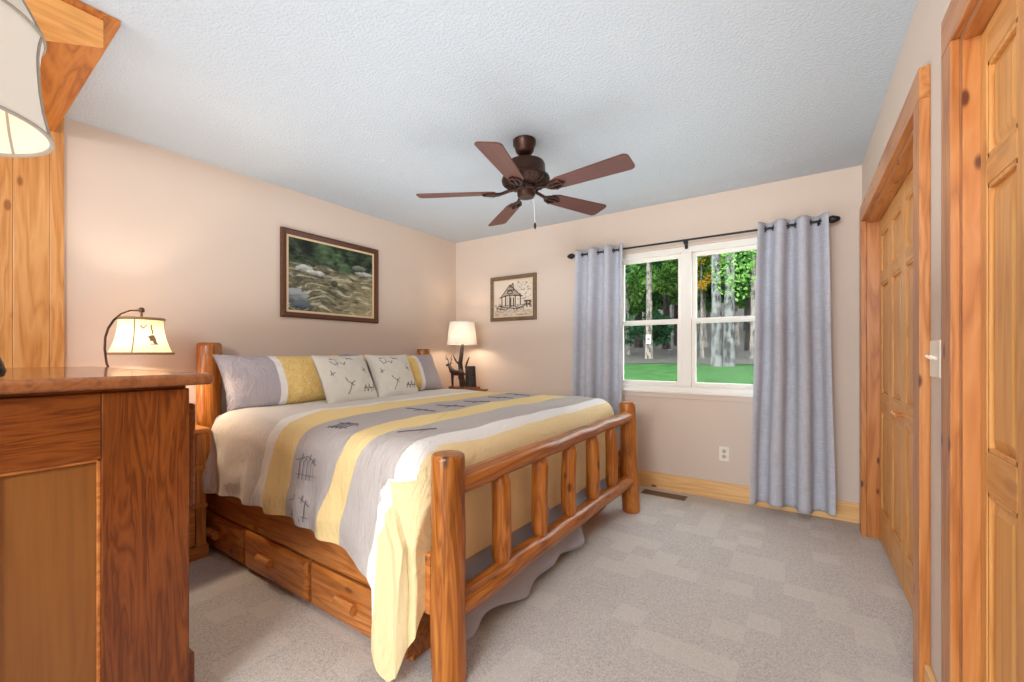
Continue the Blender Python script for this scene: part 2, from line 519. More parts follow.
# ------------------------------------------------------------------ room shell
XL, XR, YB, ZC, YN = -3.30, 0.359, 3.73, 2.44, -5.5
WT = 0.14
struct(MB().box(XL - WT, XR + 0.8, YN - WT, YB + WT, -0.12, 0).build('floor', M['carpet']), 'grey beige patterned carpet floor', 'floor')
struct(MB().box(XL - WT, XR + 0.8, YN - WT, YB + WT, ZC, ZC + 0.12).build('ceiling', M['ceiling']), 'pale grey textured ceiling', 'ceiling')
struct(MB().box(XL - WT, XL, YN - WT, YB + WT, 0, ZC).build('wall_left', M['wall']), 'beige wall behind the bed', 'wall')
struct(MB().box(XL, XR + 0.8, YN - WT, YN, 0, ZC).build('wall_near', M['wall']), 'beige wall behind the viewer', 'wall')
WX0, WX1, WZ0, WZ1 = -1.40, -0.15, 0.84, 2.05
w = MB()
w.box(XL, WX0, YB, YB + WT, 0, ZC).box(WX1, XR + 0.8, YB, YB + WT, 0, ZC)
w.box(WX0, WX1, YB, YB + WT, 0, WZ0).box(WX0, WX1, YB, YB + WT, WZ1, ZC)
struct(w.build('wall_back', M['wall']), 'beige window wall', 'wall')
# right wall: two closet openings
C1A, C1B = 2.01, 3.49
C2A, C2B = 0.10, 1.61
HZ = 2.0
w = MB()
w.box(XR, XR + 0.12, C1B, YB, 0, ZC).box(XR, XR + 0.12, C2B, C1A, 0, ZC).box(XR, XR + 0.12, YN, C2A, 0, ZC)
w.box(XR, XR + 0.12, C1A, C1B, HZ, ZC).box(XR, XR + 0.12, C2A, C2B, HZ, ZC)
w.box(XR + 0.7, XR + 0.8, YN, YB, 0, ZC)
struct(w.build('wall_right', M['wall']), 'beige closet wall', 'wall')

# baseboards
BH = 0.135
struct(MB().box(XL + 0.016, XR, YB - 0.016, YB, 0, BH).build('baseboard_back', M['base_x'], bevel=0.004), 'knotty pine baseboard under the window', 'baseboard')
struct(MB().box(XL, XL + 0.016, 0.56, YB, 0, BH).build('baseboard_left', M['base_y'], bevel=0.004), 'pine baseboard behind the bed', 'baseboard')
b = MB(); b.box(XR - 0.016, XR, C1B + 0.09, YB - 0.016, 0, BH); b.box(XR - 0.016, XR, C2B + 0.09, C1A - 0.09, 0, BH)
struct(b.build('baseboard_right', M['base_y'], bevel=0.003), 'pine baseboard between the closets', 'baseboard')

# closet casings + jambs
def casing(n, a, b, far, label, depth=0.12):
    x0 = XR - (0.028 if far else 0.020)
    root = None
    k = MB(); k.box(x0, XR, a - 0.09, a, 0, HZ); 
    root = struct(k.build('trim_%d' % n, M['pine_z'], bevel=0.003), label, 'door casing')
    k = MB(); k.box(x0, XR, b, b + 0.09, 0, HZ); k.build('casing_leg', M['pine_z'], root, bevel=0.003)
    k = MB(); k.box(x0, XR, a - 0.09, b + 0.09, HZ, HZ + 0.105); k.build('casing_head', M['pine_y'], root, bevel=0.003)
    k = MB(); k.box(XR, XR + depth, b - 0.018, b - 0.0005, 0, HZ); k.build('jamb', M['pine_z'], root)
    k = MB(); k.box(XR, XR + depth, a + 0.0005, a + 0.018, 0, HZ); k.build('jamb', M['pine_z'], root)
    k = MB(); k.box(XR, XR + depth, a + 0.018, b - 0.018, HZ - 0.018, HZ - 0.0005); k.build('head_jamb', M['pine_y'], root)
    return root
casing(1, C1A, C1B, True, 'knotty pine casing of the far closet')
casing(2, C2A, C2B, False, 'knotty pine casing of the near closet')

def leaf_door(n, ya, yb, x, knob_y=None, label='', st=0.058):
    """one bifold leaf between ya and yb, room face at x"""
    t = 0.032
    zb, zt = 0.012, HZ - 0.022
    k = MB()
    k.box(x, x + t, ya, ya + st, zb, zt); k.box(x, x + t, yb - st, yb, zb, zt)
    root = k.build('door_%d' % n, M['clear_z'], bevel=0.003)
    struct(root, label, 'closet door')
    rails = [(zb, 0.20), (0.81, 0.91), (1.58, 1.645), (1.885, zt)]
    k = MB()
    for a, b in rails: k.box(x, x + t, ya + st, yb - st, a, b)
    k.build('rail', M['clear_y'], root, bevel=0.003)
    pans = [(0.20, 0.81), (0.91, 1.58), (1.645, 1.885)]
    for a, b in pans:
        k = MB()
        y0, y1 = ya + st, yb - st
        e = 0.04
        vs = [(x + 0.016, y0, a), (x + 0.016, y1, a), (x + 0.016, y1, b), (x + 0.016, y0, b),
              (x + 0.014, y0 + 0.008, a + 0.008), (x + 0.014, y1 - 0.008, a + 0.008), (x + 0.014, y1 - 0.008, b - 0.008), (x + 0.014, y0 + 0.008, b - 0.008),
              (x + 0.004, y0 + e, a + e), (x + 0.004, y1 - e, a + e), (x + 0.004, y1 - e, b - e), (x + 0.004, y0 + e, b - e),
              (x + t - 0.004, y0, a), (x + t - 0.004, y1, a), (x + t - 0.004, y1, b), (x + t - 0.004, y0, b)]
        fs = [(8, 11, 10, 9), (12, 13, 14, 15)]
        for i in range(4):
            j = (i + 1) % 4
            fs += [(i, 4 + i, 4 + j, j), (4 + i, 8 + i, 8 + j, 4 + j), (i, j, 12 + j, 12 + i)]
        k.add(vs, fs)
        # moulding strip around the panel
        for (p0, p1, q0, q1) in ((y0, y1, a, a + 0.012), (y0, y1, b - 0.012, b), (y0, y0 + 0.012, a, b), (y1 - 0.012, y1, a, b)):
            k.box(x + 0.002, x + 0.014, p0, p1, q0, q1)
        k.build('panel', M['clear_z'], root, bevel=0.0015, seg=1)
    if knob_y is not None:
        k = MB()
        k.lathe([(0.010, 0), (0.010, 0.004), (0.006, 0.010), (0.008, 0.018), (0.016, 0.026), (0.017, 0.034), (0.010, 0.041), (0.001, 0.043)], 16)
        k.build('knob', M['stand_z'], root, loc=Vector((x, knob_y, 0.86)) - wl(root), rot=(0, -PI / 2, 0), smooth=True)
    return root
L = (C1B - C1A - 0.036) / 4
names = ['farthest leaf of the far folding closet door', 'second leaf from the window of the far closet door', 'third leaf from the window of the far closet door', 'nearest leaf of the far folding closet door']
for i in range(4):
    yb_ = C1B - 0.018 - i * L; ya_ = yb_ - L + 0.004
    kb = {1: ya_ + 0.03, 2: yb_ - 0.03}.get(i)
    leaf_door(i + 1, ya_, yb_, 0.418, kb, names[i])
L2 = 0.27
for i in range(5):
    yb_ = C2B - 0.018 - i * L2; ya_ = yb_ - L2 + 0.004
    leaf_door(i + 5, ya_, yb_, 0.391, None, ['pine door leaf at the right edge of view, with raised panels', 'next pine leaf of the near closet', 'third pine leaf of the near closet', 'fourth pine leaf of the near closet', 'last pine leaf of the near closet'][i], 0.043)

# pine-clad corner: boards on the left wall, ceiling ply and fascia
y1 = 0.545
b = MB()
edges = [0.550, 0.497, 0.369, 0.22, 0.06, -0.10, -0.26, -0.42]
for a, c in zip(edges[1:], edges[:-1]):
    b.box(XL, XL + 0.020, a + 0.0003, c - 0.0003, 0, ZC)
struct(b.build('trim_3', M['board_z'], bevel=0.003), 'vertical pine boards on the left wall', 'wall boards')
k = MB(); X0, X1, Ya, Yb_ = XL + 0.021, -2.165, -1.4, 0.515
k.add([(X0, Ya, 2.335), (X1, Ya, 2.418), (X1, Yb_, 2.418), (X0, Yb_, 2.335), (X0, Ya, ZC - .0005), (X1, Ya, ZC - .0005), (X1, Yb_, ZC - .0005), (X0, Yb_, ZC - .0005)],
      [(0, 3, 2, 1), (4, 5, 6, 7), (0, 1, 5, 4), (1, 2, 6, 5), (2, 3, 7, 6), (3, 0, 4, 7)])
struct(k.build('trim_4', M['ply_x'], bevel=0.002), 'swirl grained plywood soffit board', 'soffit')
zb = 2.312
struct(MB().prism([(-2.181, -1.4), (-2.181, 0.470), (-2.33, 0.315), (-2.33, -1.4)], zb, ZC - 0.0225).build('trim_5', M['clear_y'], bevel=0.002), 'pale pine fascia beam under the soffit', 'beam')

# ------------------------------------------------------------------ window
wf = MB()
ya, yb2 = YB + 0.012, YB + 0.085
wf.box(WX0, WX0 + 0.05, ya, yb2, WZ0, WZ1); wf.box(WX1 - 0.05, WX1, ya, yb2, WZ0, WZ1)
wf.box(WX0 + 0.05, WX1 - 0.05, ya, yb2, WZ0, WZ0 + 0.04); wf.box(WX0 + 0.05, WX1 - 0.05, ya, yb2, WZ1 - 0.05, WZ1)
xm = -0.775
win = struct(wf.build('window_1', M['white_paint'], bevel=0.004), 'white twin double-hung window between grey curtains', 'window')
MB().box(xm - 0.04, xm + 0.04, ya - 0.006, yb2, WZ0 + 0.04, WZ1 - 0.05).build('mullion', M['white_paint'], win, bevel=0.004)
zm = 1.43
for (a, c) in ((WX0 + 0.05, xm - 0.04), (xm + 0.04, WX1 - 0.05)):
    for (z0, z1, y0) in ((WZ0 + 0.04, zm + 0.02, ya + 0.012), (zm - 0.02, WZ1 - 0.05, ya + 0.042)):
        s = MB(); q = 0.033; yy = y0 + 0.028
        s.box(a, a + q, y0, yy, z0, z1).box(c - q, c, y0, yy, z0, z1).box(a + q, c - q, y0, yy, z0, z0 + q + 0.006).box(a + q, c - q, y0, yy, z1 - q, z1)
        so = s.build('sash', M['white_paint'], win, bevel=0.003)
        MB().box(a + q - 0.004, c - q + 0.004, y0 + 0.012, y0 + 0.016, z0 + q, z1 - q + 0.004).build('pane', M['glass'], so)
MB().box(WX0 - 0.03, WX1 + 0.03, YB - 0.022, YB + 0.02, WZ0 - 0.018, WZ0 + 0.002).build('window_sill', M['white_paint'], win, bevel=0.004)
MB().box(WX0 - 0.02, WX1 + 0.02, YB - 0.010, YB - 0.0005, WZ0 - 0.06, WZ0 - 0.018).build('apron', M['wall'], win, bevel=0.003)

# ------------------------------------------------------------------ curtains
YR, ZR = 3.635, 2.075
rod = empty('curtain_rod', (-0.79, YR, ZR), 'black iron curtain rod with chunky finials above the window', 'curtain rod')
MB().tube([(0, 0, 0), (0, 0, 1.90)], 0.0085, 12).build('rod', M['black'], rod, loc=(-0.95, 0, 0), rot=(0, PI / 2, 0), smooth=True)
for s in (-1, 1):
    prof = [(0.010, 0), (0.014, 0.008), (0.010, 0.016), (0.022, 0.026), (0.026, 0.045), (0.020, 0.066), (0.012, 0.082), (0.001, 0.088)]
    MB().lathe(prof, 16, wob=lambda a, t: 1 + 0.10 * math.sin(5 * a + 9 * t)).build('finial', M['black'], rod, loc=(s * 0.94, 0, 0), rot=(0, s * PI / 2, 0), smooth='all')
for x in (-0.905, 0.02, 0.905):
    k = MB()
    k.tube([(-0.79 + x, YB - 0.003, ZR - 0.02), (-0.79 + x, YR + 0.02, ZR - 0.022), (-0.79 + x, YR, ZR - 0.012)], 0.006, 8)
    k.box(-0.79 + x - 0.012, -0.79 + x + 0.012, YB - 0.006, YB - 0.0005, ZR - 0.05, ZR + 0.015)
    k.lathe([(0.013, -0.006), (0.013, 0.006)], 12, c=(-0.79 + x, YR, ZR))
    k.build('bracket', M['black'], rod, smooth=True)

def curtain(x0t, x1t, x0b, x1b, zb, nfold, label, seed, hemf):
    root = empty('curtain', ((x0t + x1t) / 2, YR, zb), label, 'curtain', 'grommet curtains at the window')
    zt = ZR + 0.045
    def fn(u, v):
        z = zt + (zb - zt) * v
        x = (x0t + (x1t - x0t) * u) * (1 - v) + (x0b + (x1b - x0b) * u) * v
        amp = 0.042 + 0.008 * v + 0.016 * nz(u * 3 + seed, v * 1.5)
        ph = 2 * PI * nfold * (u + 0.02 * v * nz(u * 4, v * 2 + seed))
        y = YR - 0.005 - amp * math.cos(ph) + 0.012 * nz(u * 5, v * 3, seed) * v
        x += 0.018 * math.sin(ph * 2) * (0.3 + 0.7 * v) * 0.5 + 0.008 * nz(u * 2, v * 2.5, seed)
        if v > 0.995: z += hemf(u)
        return (x, y - 0.012 * v, z)
    MB().grid(fn, 150, 60).build('fabric_panel', M['curtain'], root, smooth='all', solid=0.003)
    for i in range(2 * nfold):
        u = (i + 0.5) / (2 * nfold)
        p = fn(u, (ZR - zt) / (zb - zt))
        k = MB()
        ring = [(0, 0.022 * math.cos(a), 0.022 * math.sin(a)) for a in [2 * PI * j / 18 for j in range(18)]]
        k.tube(ring, 0.0045, 8, closed=True)
        ang = 0.75 if i % 2 else -0.75
        k.build('grommet', M['black'], root, loc=Vector((p[0], YR, ZR)) - wl(root), rot=(0, 0, ang * 1.0), smooth=True)
    return root
curtain(-1.715, -1.262, -1.76, -1.27, 0.05, 3, 'grey linen curtain left of the window, nearer the bed', 1.3, lambda u: 0.0)
curtain(-0.245, 0.168, -0.30, 0.205, 0.045, 3, 'grey linen curtain right of the window, nearer the closet', 5.7, lambda u: 0.012 * math.sin(7 * u) + 0.02 * u)

# ------------------------------------------------------------------ wall fittings
o = empty('wall_outlet', (-0.488, YB, 0.364), 'ivory double power outlet low on wall under the window', 'outlet')
MB().box(-0.488 - 0.036, -0.488 + 0.036, YB - 0.006, YB - 0.0003, 0.307, 0.421).build('cover_plate', M['plate'], o, bevel=0.003)
for dz in (-0.021, 0.021):
    k = MB(); k.lathe([(0.016, 0), (0.016, 0.0025)], 20)
    s = k.build('socket', M['socket'], o, loc=(0, -0.006, dz), rot=(PI / 2, 0, 0), smooth=True)
    h = MB(); h.box(-0.007, -0.005, -0.002, 0.006, 0.0025, 0.0032).box(0.005, 0.007, -0.002, 0.006, 0.0025, 0.0032).lathe([(0.0025, 0.0025), (0.0025, 0.0032)], 8, c=(0, -0.007, 0))
    h.build('slots', M['hole_shadow'], s, loc=(0, 0, 0))
o = empty('light_switch', (XR, 1.845, 1.14), 'white double toggle light switch on the strip between closets', 'light switch')
MB().box(XR - 0.006, XR - 0.0003, 1.787, 1.903, 1.082, 1.198).build('cover_plate', M['plate'], o, bevel=0.003)
for yy in (1.822, 1.868):
    k = MB(); k.tube([(XR - 0.005, yy, 1.14), (XR - 0.022, yy, 1.150)], [0.006, 0.004], 8)
    k.build('toggle', M['plate'], o, smooth=True)
o = empty('floor_vent', (-0.912, 3.575, 0), 'brown slotted metal floor vent in carpet below the window', 'floor vent')
k = MB(); k.box(-1.085, -0.74, 3.520, 3.527, 0, 0.006).box(-1.085, -0.74, 3.623, 3.63, 0, 0.006).box(-1.085, -1.077, 3.52, 3.63, 0, 0.006).box(-0.748, -0.74, 3.52, 3.63, 0, 0.006)
k.build('frame', M['vent'], o)
MB().box(-1.078, -0.747, 3.526, 3.624, 0, 0.0015).build('duct_shadow', M['hole_shadow'], o)  # flat dark sheet, its colour stands for the shaded duct under the louvers
k = MB()
for i in range(22):
    x = -1.072 + i * 0.0152
    k.box(x, x + 0.006, 3.526, 3.624, 0.0015, 0.005)
k.box(-1.077, -0.748, 3.571, 3.579, 0.0015, 0.0055)
k.build('louvers', M['vent'], o)

# ------------------------------------------------------------------ pictures
def frame_pic(root, origin, ux, w, h, fw, ft, lw, fm, lm, colfn, nu, nv, out):
    """origin = lower left (seen from the room); ux = unit vector to the right; out = unit vector into the room"""
    uz = Vector((0, 0, 1)); O = Vector(origin)
    def P(a, b, d): return O + ux * a + uz * b + out * d
    def bar(k, prof, a0, b0, a1, b1):
        pass
    def ring(k, x0, x1, d_out, d_in, back):
        # x0: outer inset, x1: inner inset
        vs = []
        for ins, d in ((x0, back), (x0, d_out * 0.8), ((x0 * 0.7 + x1 * 0.3), d_out), (x1, d_in), (x1, back)):
            vs += [P(ins, ins, d), P(w - ins, ins, d), P(w - ins, h - ins, d), P(ins, h - ins, d)]
        fs = []
        for r in range(4):
            for i in range(4):
                j = (i + 1) % 4
                fs.append((r * 4 + i, r * 4 + j, r * 4 + 4 + j, r * 4 + 4 + i))
        k.add(vs, fs)
    k = MB(); ring(k, 0, fw, ft, ft * 0.55, 0.001); k.build('frame', fm, root)
    k = MB(); ring(k, fw + 0.0005, fw + lw, ft * 0.5, ft * 0.42, 0.001); k.build('liner', lm, root)
    ins = fw + lw
    cols = []
    for i in range(nu + 1):
        for j in range(nv + 1): cols.append(colfn(i / nu, j / nv))
    k = MB().grid(lambda u, v: P(ins + u * (w - 2 * ins), ins + v * (h - 2 * ins), ft * 0.35), nu, nv)
    k.build('canvas', M['paint'], root, colors=cols)
    k = MB(); 
    k.add([P(fw, fw, 0.001), P(w - fw, fw, 0.001), P(w - fw, h - fw, 0.001), P(fw, h - fw, 0.001)], [(0, 1, 2, 3)])
    k.build('backing', fm, root)

def lerp(a, b, t): t = max(0, min(1, t)); return tuple(x + (y - x) * t for x, y in zip(a, b))
def fbm(x, y, s=0.0): return nz(x, y, s) + 0.5 * nz(2 * x, 2 * y, s + 3) + 0.25 * nz(4 * x, 4 * y, s + 7) + 0.13 * nz(8 * x, 8 * y, s + 1)
def C3(r, g, b): return rgb(r, g, b)[:3]
def stream(u, v):
    n = fbm(u * 7, v * 7, 2.0); n2 = fbm(u * 16, v * 22, 9.0)
    wood_ = lerp(C3(22, 34, 26), C3(96, 124, 84), 0.4 + n * 0.7 + n2 * 0.5)
    wood_ = lerp(wood_, C3(18, 22, 18), 0.35 + 0.8 * nz(u * 3, v * 3, 5))
    wat = lerp(C3(52, 54, 44), C3(122, 116, 88), 0.45 + 0.55 * fbm(u * 5 + v * 3, v * 16, 4))
    wat = lerp(wat, C3(176, 164, 124), (0.9 - v) * (u - 0.25) * 1.1 + n2 * 0.3)
    st2 = fbm(u * 6 + v * 5, v * 26 + 3 * nz(u * 4, v * 4), 6)
    if st2 > 0.15: wat = lerp(wat, C3(206, 200, 176), min(0.7, (st2 - 0.15) * 1.6))
    if st2 < -0.25: wat = lerp(wat, C3(34, 36, 30), min(0.7, (-0.25 - st2) * 2))
    c = lerp(wat, wood_, (v - 0.60 + 0.05 * n) * 12)
    # rocks along the far bank and at the lower left
    def rock(cx, cy, rx, ry, base):
        d = ((u - cx) / rx) ** 2 + ((v - cy) / ry) ** 2 + 0.5 * n2
        return (d < 1.0, lerp(base, tuple(x * 0.25 for x in base), (cy - v) / ry * 0.7 + 0.35 + 0.4 * n2))
    for (cx, cy, rx, ry, b) in ((0.16, 0.60, 0.09, 0.05, C3(190, 192, 186)), (0.30, 0.56, 0.10, 0.035, C3(206, 204, 196)), (0.44, 0.53, 0.06, 0.025, C3(150, 150, 140)),
                                (0.60, 0.50, 0.12, 0.04, C3(176, 170, 140)), (0.50, 0.44, 0.04, 0.05, C3(80, 78, 62)), (0.90, 0.66, 0.12, 0.035, C3(186, 186, 176)), (0.82, 0.74, 0.10, 0.04, C3(120, 128, 112)),
                                (0.05, 0.20, 0.16, 0.10, C3(150, 156, 158)), (0.13, 0.08, 0.12, 0.06, C3(92, 104, 112)), (0.28, 0.10, 0.05, 0.03, C3(170, 164, 140))):
        hit, rc = rock(cx, cy, rx, ry, b)
        if hit: c = rc
    if on_strokes(u, v, [[(0.02, 0.98), (0.12, 0.82), (0.26, 0.66)]], 0.025): c = lerp(C3(78, 84, 70), C3(40, 44, 36), 0.5 + n2)
    return c
pw, ph = 0.905, 0.690
pl = empty('framed_painting', (XL, 2.16, 1.44), 'large brown framed painting of a rocky stream above the bed', 'picture')
frame_pic(pl, (XL, 1.708, 1.44), Vector((0, 1, 0)), pw, ph, 0.042, 0.030, 0.018, M['frame_dark'], M['liner'], stream, 150, 120, Vector((1, 0, 0)))

HOUSE = [[(0.18, 0.55), (0.42, 0.88), (0.72, 0.55)], [(0.14, 0.53), (0.40, 0.60), (0.76, 0.54)], [(0.20, 0.54), (0.20, 0.28)], [(0.70, 0.54), (0.70, 0.30)],
         [(0.30, 0.56), (0.30, 0.28)], [(0.42, 0.57), (0.42, 0.26)], [(0.56, 0.56), (0.56, 0.26)], [(0.36, 0.72), (0.36, 0.64), (0.48, 0.64), (0.48, 0.72), (0.36, 0.72)],
         [(0.42, 0.82), (0.50, 0.92), (0.52, 0.72)], [(0.10, 0.30), (0.28, 0.24), (0.60, 0.20), (0.80, 0.26)], [(0.44, 0.50), (0.44, 0.28), (0.52, 0.28), (0.52, 0.50)],
         [(0.05, 0.24), (0.30, 0.18)], [(0.86, 0.40), (0.86, 0.24)], [(0.80, 0.30), (0.95, 0.30)], [(0.80, 0.40), (0.95, 0.40), (0.95, 0.26)]]
def sketch(u, v):
    p = lerp(C3(226, 214, 198), C3(206, 190, 170), 0.5 + 0.5 * nz(u * 3, v * 3))
    ink = C3(66, 48, 36)
    if v < 0.16: p = lerp(p, C3(150, 118, 90), 0.45 + 0.5 * fbm(u * 8, v * 20))
    if 0.62 < u < 0.98 and v > 0.45 and fbm(u * 16, v * 16, 3) > 0.22: p = lerp(p, ink, 0.55)
    if 0.15 < u < 0.8 and 0.16 < v < 0.32 and fbm(u * 22, v * 22, 8) > 0.0: p = lerp(p, ink, 0.7)
    if u < 0.18 and 0.15 < v < 0.36 and fbm(u * 22, v * 22, 1) > 0.05: p = lerp(p, ink, 0.6)
    if 0.80 < u and 0.2 < v < 0.42 and fbm(u * 20, v * 20, 5) > 0.0: p = lerp(p, ink, 0.6)
    if 0.30 < u < 0.56 and 0.28 < v < 0.54 and (u * 20) % 1 < 0.45: p = lerp(p, ink, 0.5)
    if v > 0.55 and abs(u - 0.45) * 1.25 < (0.88 - v) * 0.9: p = lerp(p, ink, 0.35 + 0.3 * (math.sin(v * 120) > 0))
    if on_strokes(u, v, HOUSE, 0.014): p = ink
    return p
ps = empty('framed_sketch', (-2.495, YB, 1.505), 'small rustic framed sepia sketch of a house beside the corner lamp', 'picture')
frame_pic(ps, (-2.785, YB, 1.505), Vector((1, 0, 0)), 0.575, 0.475, 0.038, 0.028, 0.014, M['frame_grey'], M['liner'], sketch, 110, 90, Vector((0, -1, 0)))

# ------------------------------------------------------------------ ceiling fan
FC = Vector((-1.37, 2.165, 0))
fan = empty('ceiling_fan', (FC.x, FC.y, ZC), 'dark bronze five-blade ceiling fan with reddish brown blades', 'ceiling fan')
def fl(prof, name, mat=None, seg=36):
    return MB().lathe([(r, z) for r, z in prof], seg, c=(FC.x, FC.y, 0)).build(name, mat or M['bronze'], fan, smooth=True)
fl([(0.025, 2.350), (0.042, 2.358), (0.055, 2.375), (0.058, 2.395), (0.068, 2.41), (0.070, 2.4395)][::1], 'canopy')
fl([(0.013, 2.30), (0.013, 2.36)], 'downrod')
fl([(0.05, 2.163), (0.10, 2.168), (0.135, 2.182), (0.146, 2.199), (0.143, 2.212), (0.124, 2.224), (0.120, 2.232), (0.120, 2.285), (0.114, 2.300), (0.10, 2.307), (0.03, 2.316)], 'motor_housing')
k = MB()
for i in range(30):
    a = 2 * PI * i / 30
    c, s = math.cos(a), math.sin(a)
    k.tube([(FC.x + 0.075 * c, FC.y + 0.075 * s, 2.164), (FC.x + 0.118 * c, FC.y + 0.118 * s, 2.171), (FC.x + 0.142 * c, FC.y + 0.142 * s, 2.190)], 0.0045, 6)
k.build('vent_ribs', M['bronze'], fan, smooth=True)
fl([(0.02, 2.090), (0.045, 2.096), (0.054, 2.108), (0.055, 2.135), (0.062, 2.142), (0.062, 2.165)], 'switch_housing')
for i in range(5):
    a = math.radians(-2 + 72 * i)
    k = MB()
    n = 10; pts = []
    for j in range(n + 1):
        t = j / n; x = 0.185 + t * (0.645 - 0.185); wd = 0.052 + 0.020 * t
        if j == 0: wd *= 0.72
        pts.append((x, wd))
    tip = [(0.655, 0.052), (0.657, 0.040)]
    up = pts[:-1] + [(0.632, 0.071), (0.648, 0.060), (0.654, 0.044)]
    poly = [(x, -wd) for x, wd in up] + [(x, wd) for x, wd in reversed(up)]
    k.prism(poly, -0.004, 0.004)
    bl = k.build('blade', M['blade'], fan, loc=(0, 0, 2.128 - ZC), rot=Euler((math.radians(-12), 0, 0)).to_matrix().to_euler(), bevel=0.002, seg=1)
    bl.rotation_mode = 'XYZ'
    bl.rotation_euler = (Matrix.Rotation(a, 3, 'Z') @ Matrix.Rotation(math.radians(-12), 3, 'X')).to_euler()
    k = MB()
    k.tube([(0.05, 0, 0.022), (0.10, 0, 0.012), (0.15, 0, -0.004), (0.19, 0, -0.008)], [0.012, 0.010, 0.010, 0.008], 8)
    for s in (-1, 1):
        k.tube([(0.14, 0, -0.004), (0.165, s * 0.022, -0.008), (0.20, s * 0.034, -0.008), (0.235, s * 0.026, -0.008), (0.25, 0, -0.008)], [0.007, 0.008, 0.009, 0.008, 0.006], 8)
    k.tube([(0.17, 0, -0.008), (0.265, 0, -0.008)], [0.011, 0.006], 8)
    for (x, y) in ((0.20, 0.03), (0.20, -0.03), (0.25, 0)):
        k.lathe([(0.008, -0.018), (0.009, -0.010), (0.009, -0.004)], 10, c=(x, y, 0))
    k.build('blade_iron', M['bronze'], bl, loc=(0, 0, 0), smooth=True)
k = MB(); k.tube([(FC.x + 0.035, FC.y + 0.03, 2.085), (FC.x + 0.036, FC.y + 0.03, 1.945)], 0.0022, 6)
pc = k.build('pull_chain', M['plate'], fan, smooth=True)
MB().lathe([(0.003, 1.945), (0.007, 1.937), (0.008, 1.922), (0.005, 1.910), (0.001, 1.905)], 12, c=(FC.x + 0.036, FC.y + 0.03, 0)).build('pull_fob', M['bronze'], pc, smooth=True)
fan.rotation_euler = Matrix.Rotation(math.radians(-2.0), 3, Vector((-math.sin(YAW), math.cos(YAW), 0))).to_euler()

# ------------------------------------------------------------------ logs
def log_mesh(length, r0, r1, seed, seg=18, n=16, wob=0.006, taper_end=0.0):
    k = MB(); vs = []; rows = []
    for i in range(n + 1):
        t = i / n
        rows.append((t, 1.0))
    rows = [(0, 0.86), (0.008, 0.97)] + [(0.02 + 0.96 * i / n, 1.0) for i in range(n + 1)] + [(0.992, 0.97), (1.0, 0.86)]
    fs = []
    for t, m in rows:
        r = (r0 + (r1 - r0) * t) * m
        if taper_end:
            e = min(t, 1 - t) * length
            r *= min(1.0, 0.62 + 0.38 * min(1, e / taper_end))
        cx, cy = wob * nz(t * length * 3, seed), wob * nz(seed, t * length * 3)
        for j in range(seg):
            a = 2 * PI * j / seg
            rr = r * (1 + 0.05 * nz(math.cos(a) * 1.3 + seed, math.sin(a) * 1.3, t * length * 5))
            vs.append((cx + rr * math.cos(a), cy + rr * math.sin(a), t * length))
    m_ = len(rows)
    for i in range(m_ - 1):
        for j in range(seg):
            q = (j + 1) % seg
            fs.append((i * seg + j, i * seg + q, (i + 1) * seg + q, (i + 1) * seg + j))
    fs.append(tuple(range(seg))[::-1]); fs.append(tuple(range((m_ - 1) * seg, m_ * seg)))
    k.add(vs, fs); return k
def log(name, parent, p0, p1, r0, r1, seed, mat=None, **kw):
    p0, p1 = Vector(p0), Vector(p1); d = p1 - p0
    q = d.to_track_quat('Z', 'Y').to_euler()
    return log_mesh(d.length, r0, r1, seed, **kw).build(name, mat or M['log'], parent, loc=p0 - wl(parent), rot=q, smooth=True)

# ------------------------------------------------------------------ bed
bed = empty('log_bed', (-2.1, 2.1, 0), 'king size golden log bed with drawers under a striped comforter', 'bed')
log('post', bed, (-3.20, 1.20, 0), (-3.20, 1.20, 1.228), 0.074, 0.070, 1.1)
log('post', bed, (-3.20, 3.115, 0), (-3.20, 3.115, 1.205), 0.075, 0.068, 2.2)
log('post', bed, (-1.03, 1.125, 0), (-1.035, 1.125, 0.802), 0.063, 0.060, 3.3)
log('post', bed, (-1.015, 3.075, 0), (-1.045, 3.055, 0.802), 0.064, 0.058, 4.4)
log('headboard_rail', bed, (-3.20, 1.20, 1.085), (-3.20, 3.11, 1.085), 0.042, 0.040, 5.5, n=30, wob=0.012)
log('headboard_rail', bed, (-3.20, 1.20, 0.55), (-3.20, 3.11, 0.55), 0.042, 0.040, 6.5, n=30, wob=0.012)
for i in range(5):
    y = 1.51 + 0.32 * i
    log('spindle', bed, (-3.20, y, 0.58), (-3.20, y, 1.06), 0.036, 0.036, 20 + i, taper_end=0.06)
log('footboard_rail', bed, (-1.033, 1.13, 0.682), (-1.035, 3.06, 0.702), 0.045, 0.039, 7.7, n=36, wob=0.013)
log('footboard_rail', bed, (-1.033, 1.13, 0.245), (-1.020, 3.06, 0.240), 0.050, 0.042, 8.8, n=36, wob=0.015)
for i, y in enumerate((1.45, 1.775, 2.09, 2.405, 2.715)):
    log('spindle', bed, (-1.033, y, 0.262), (-1.034, y, 0.672), 0.041, 0.040, 30 + i, taper_end=0.055, wob=0.01)
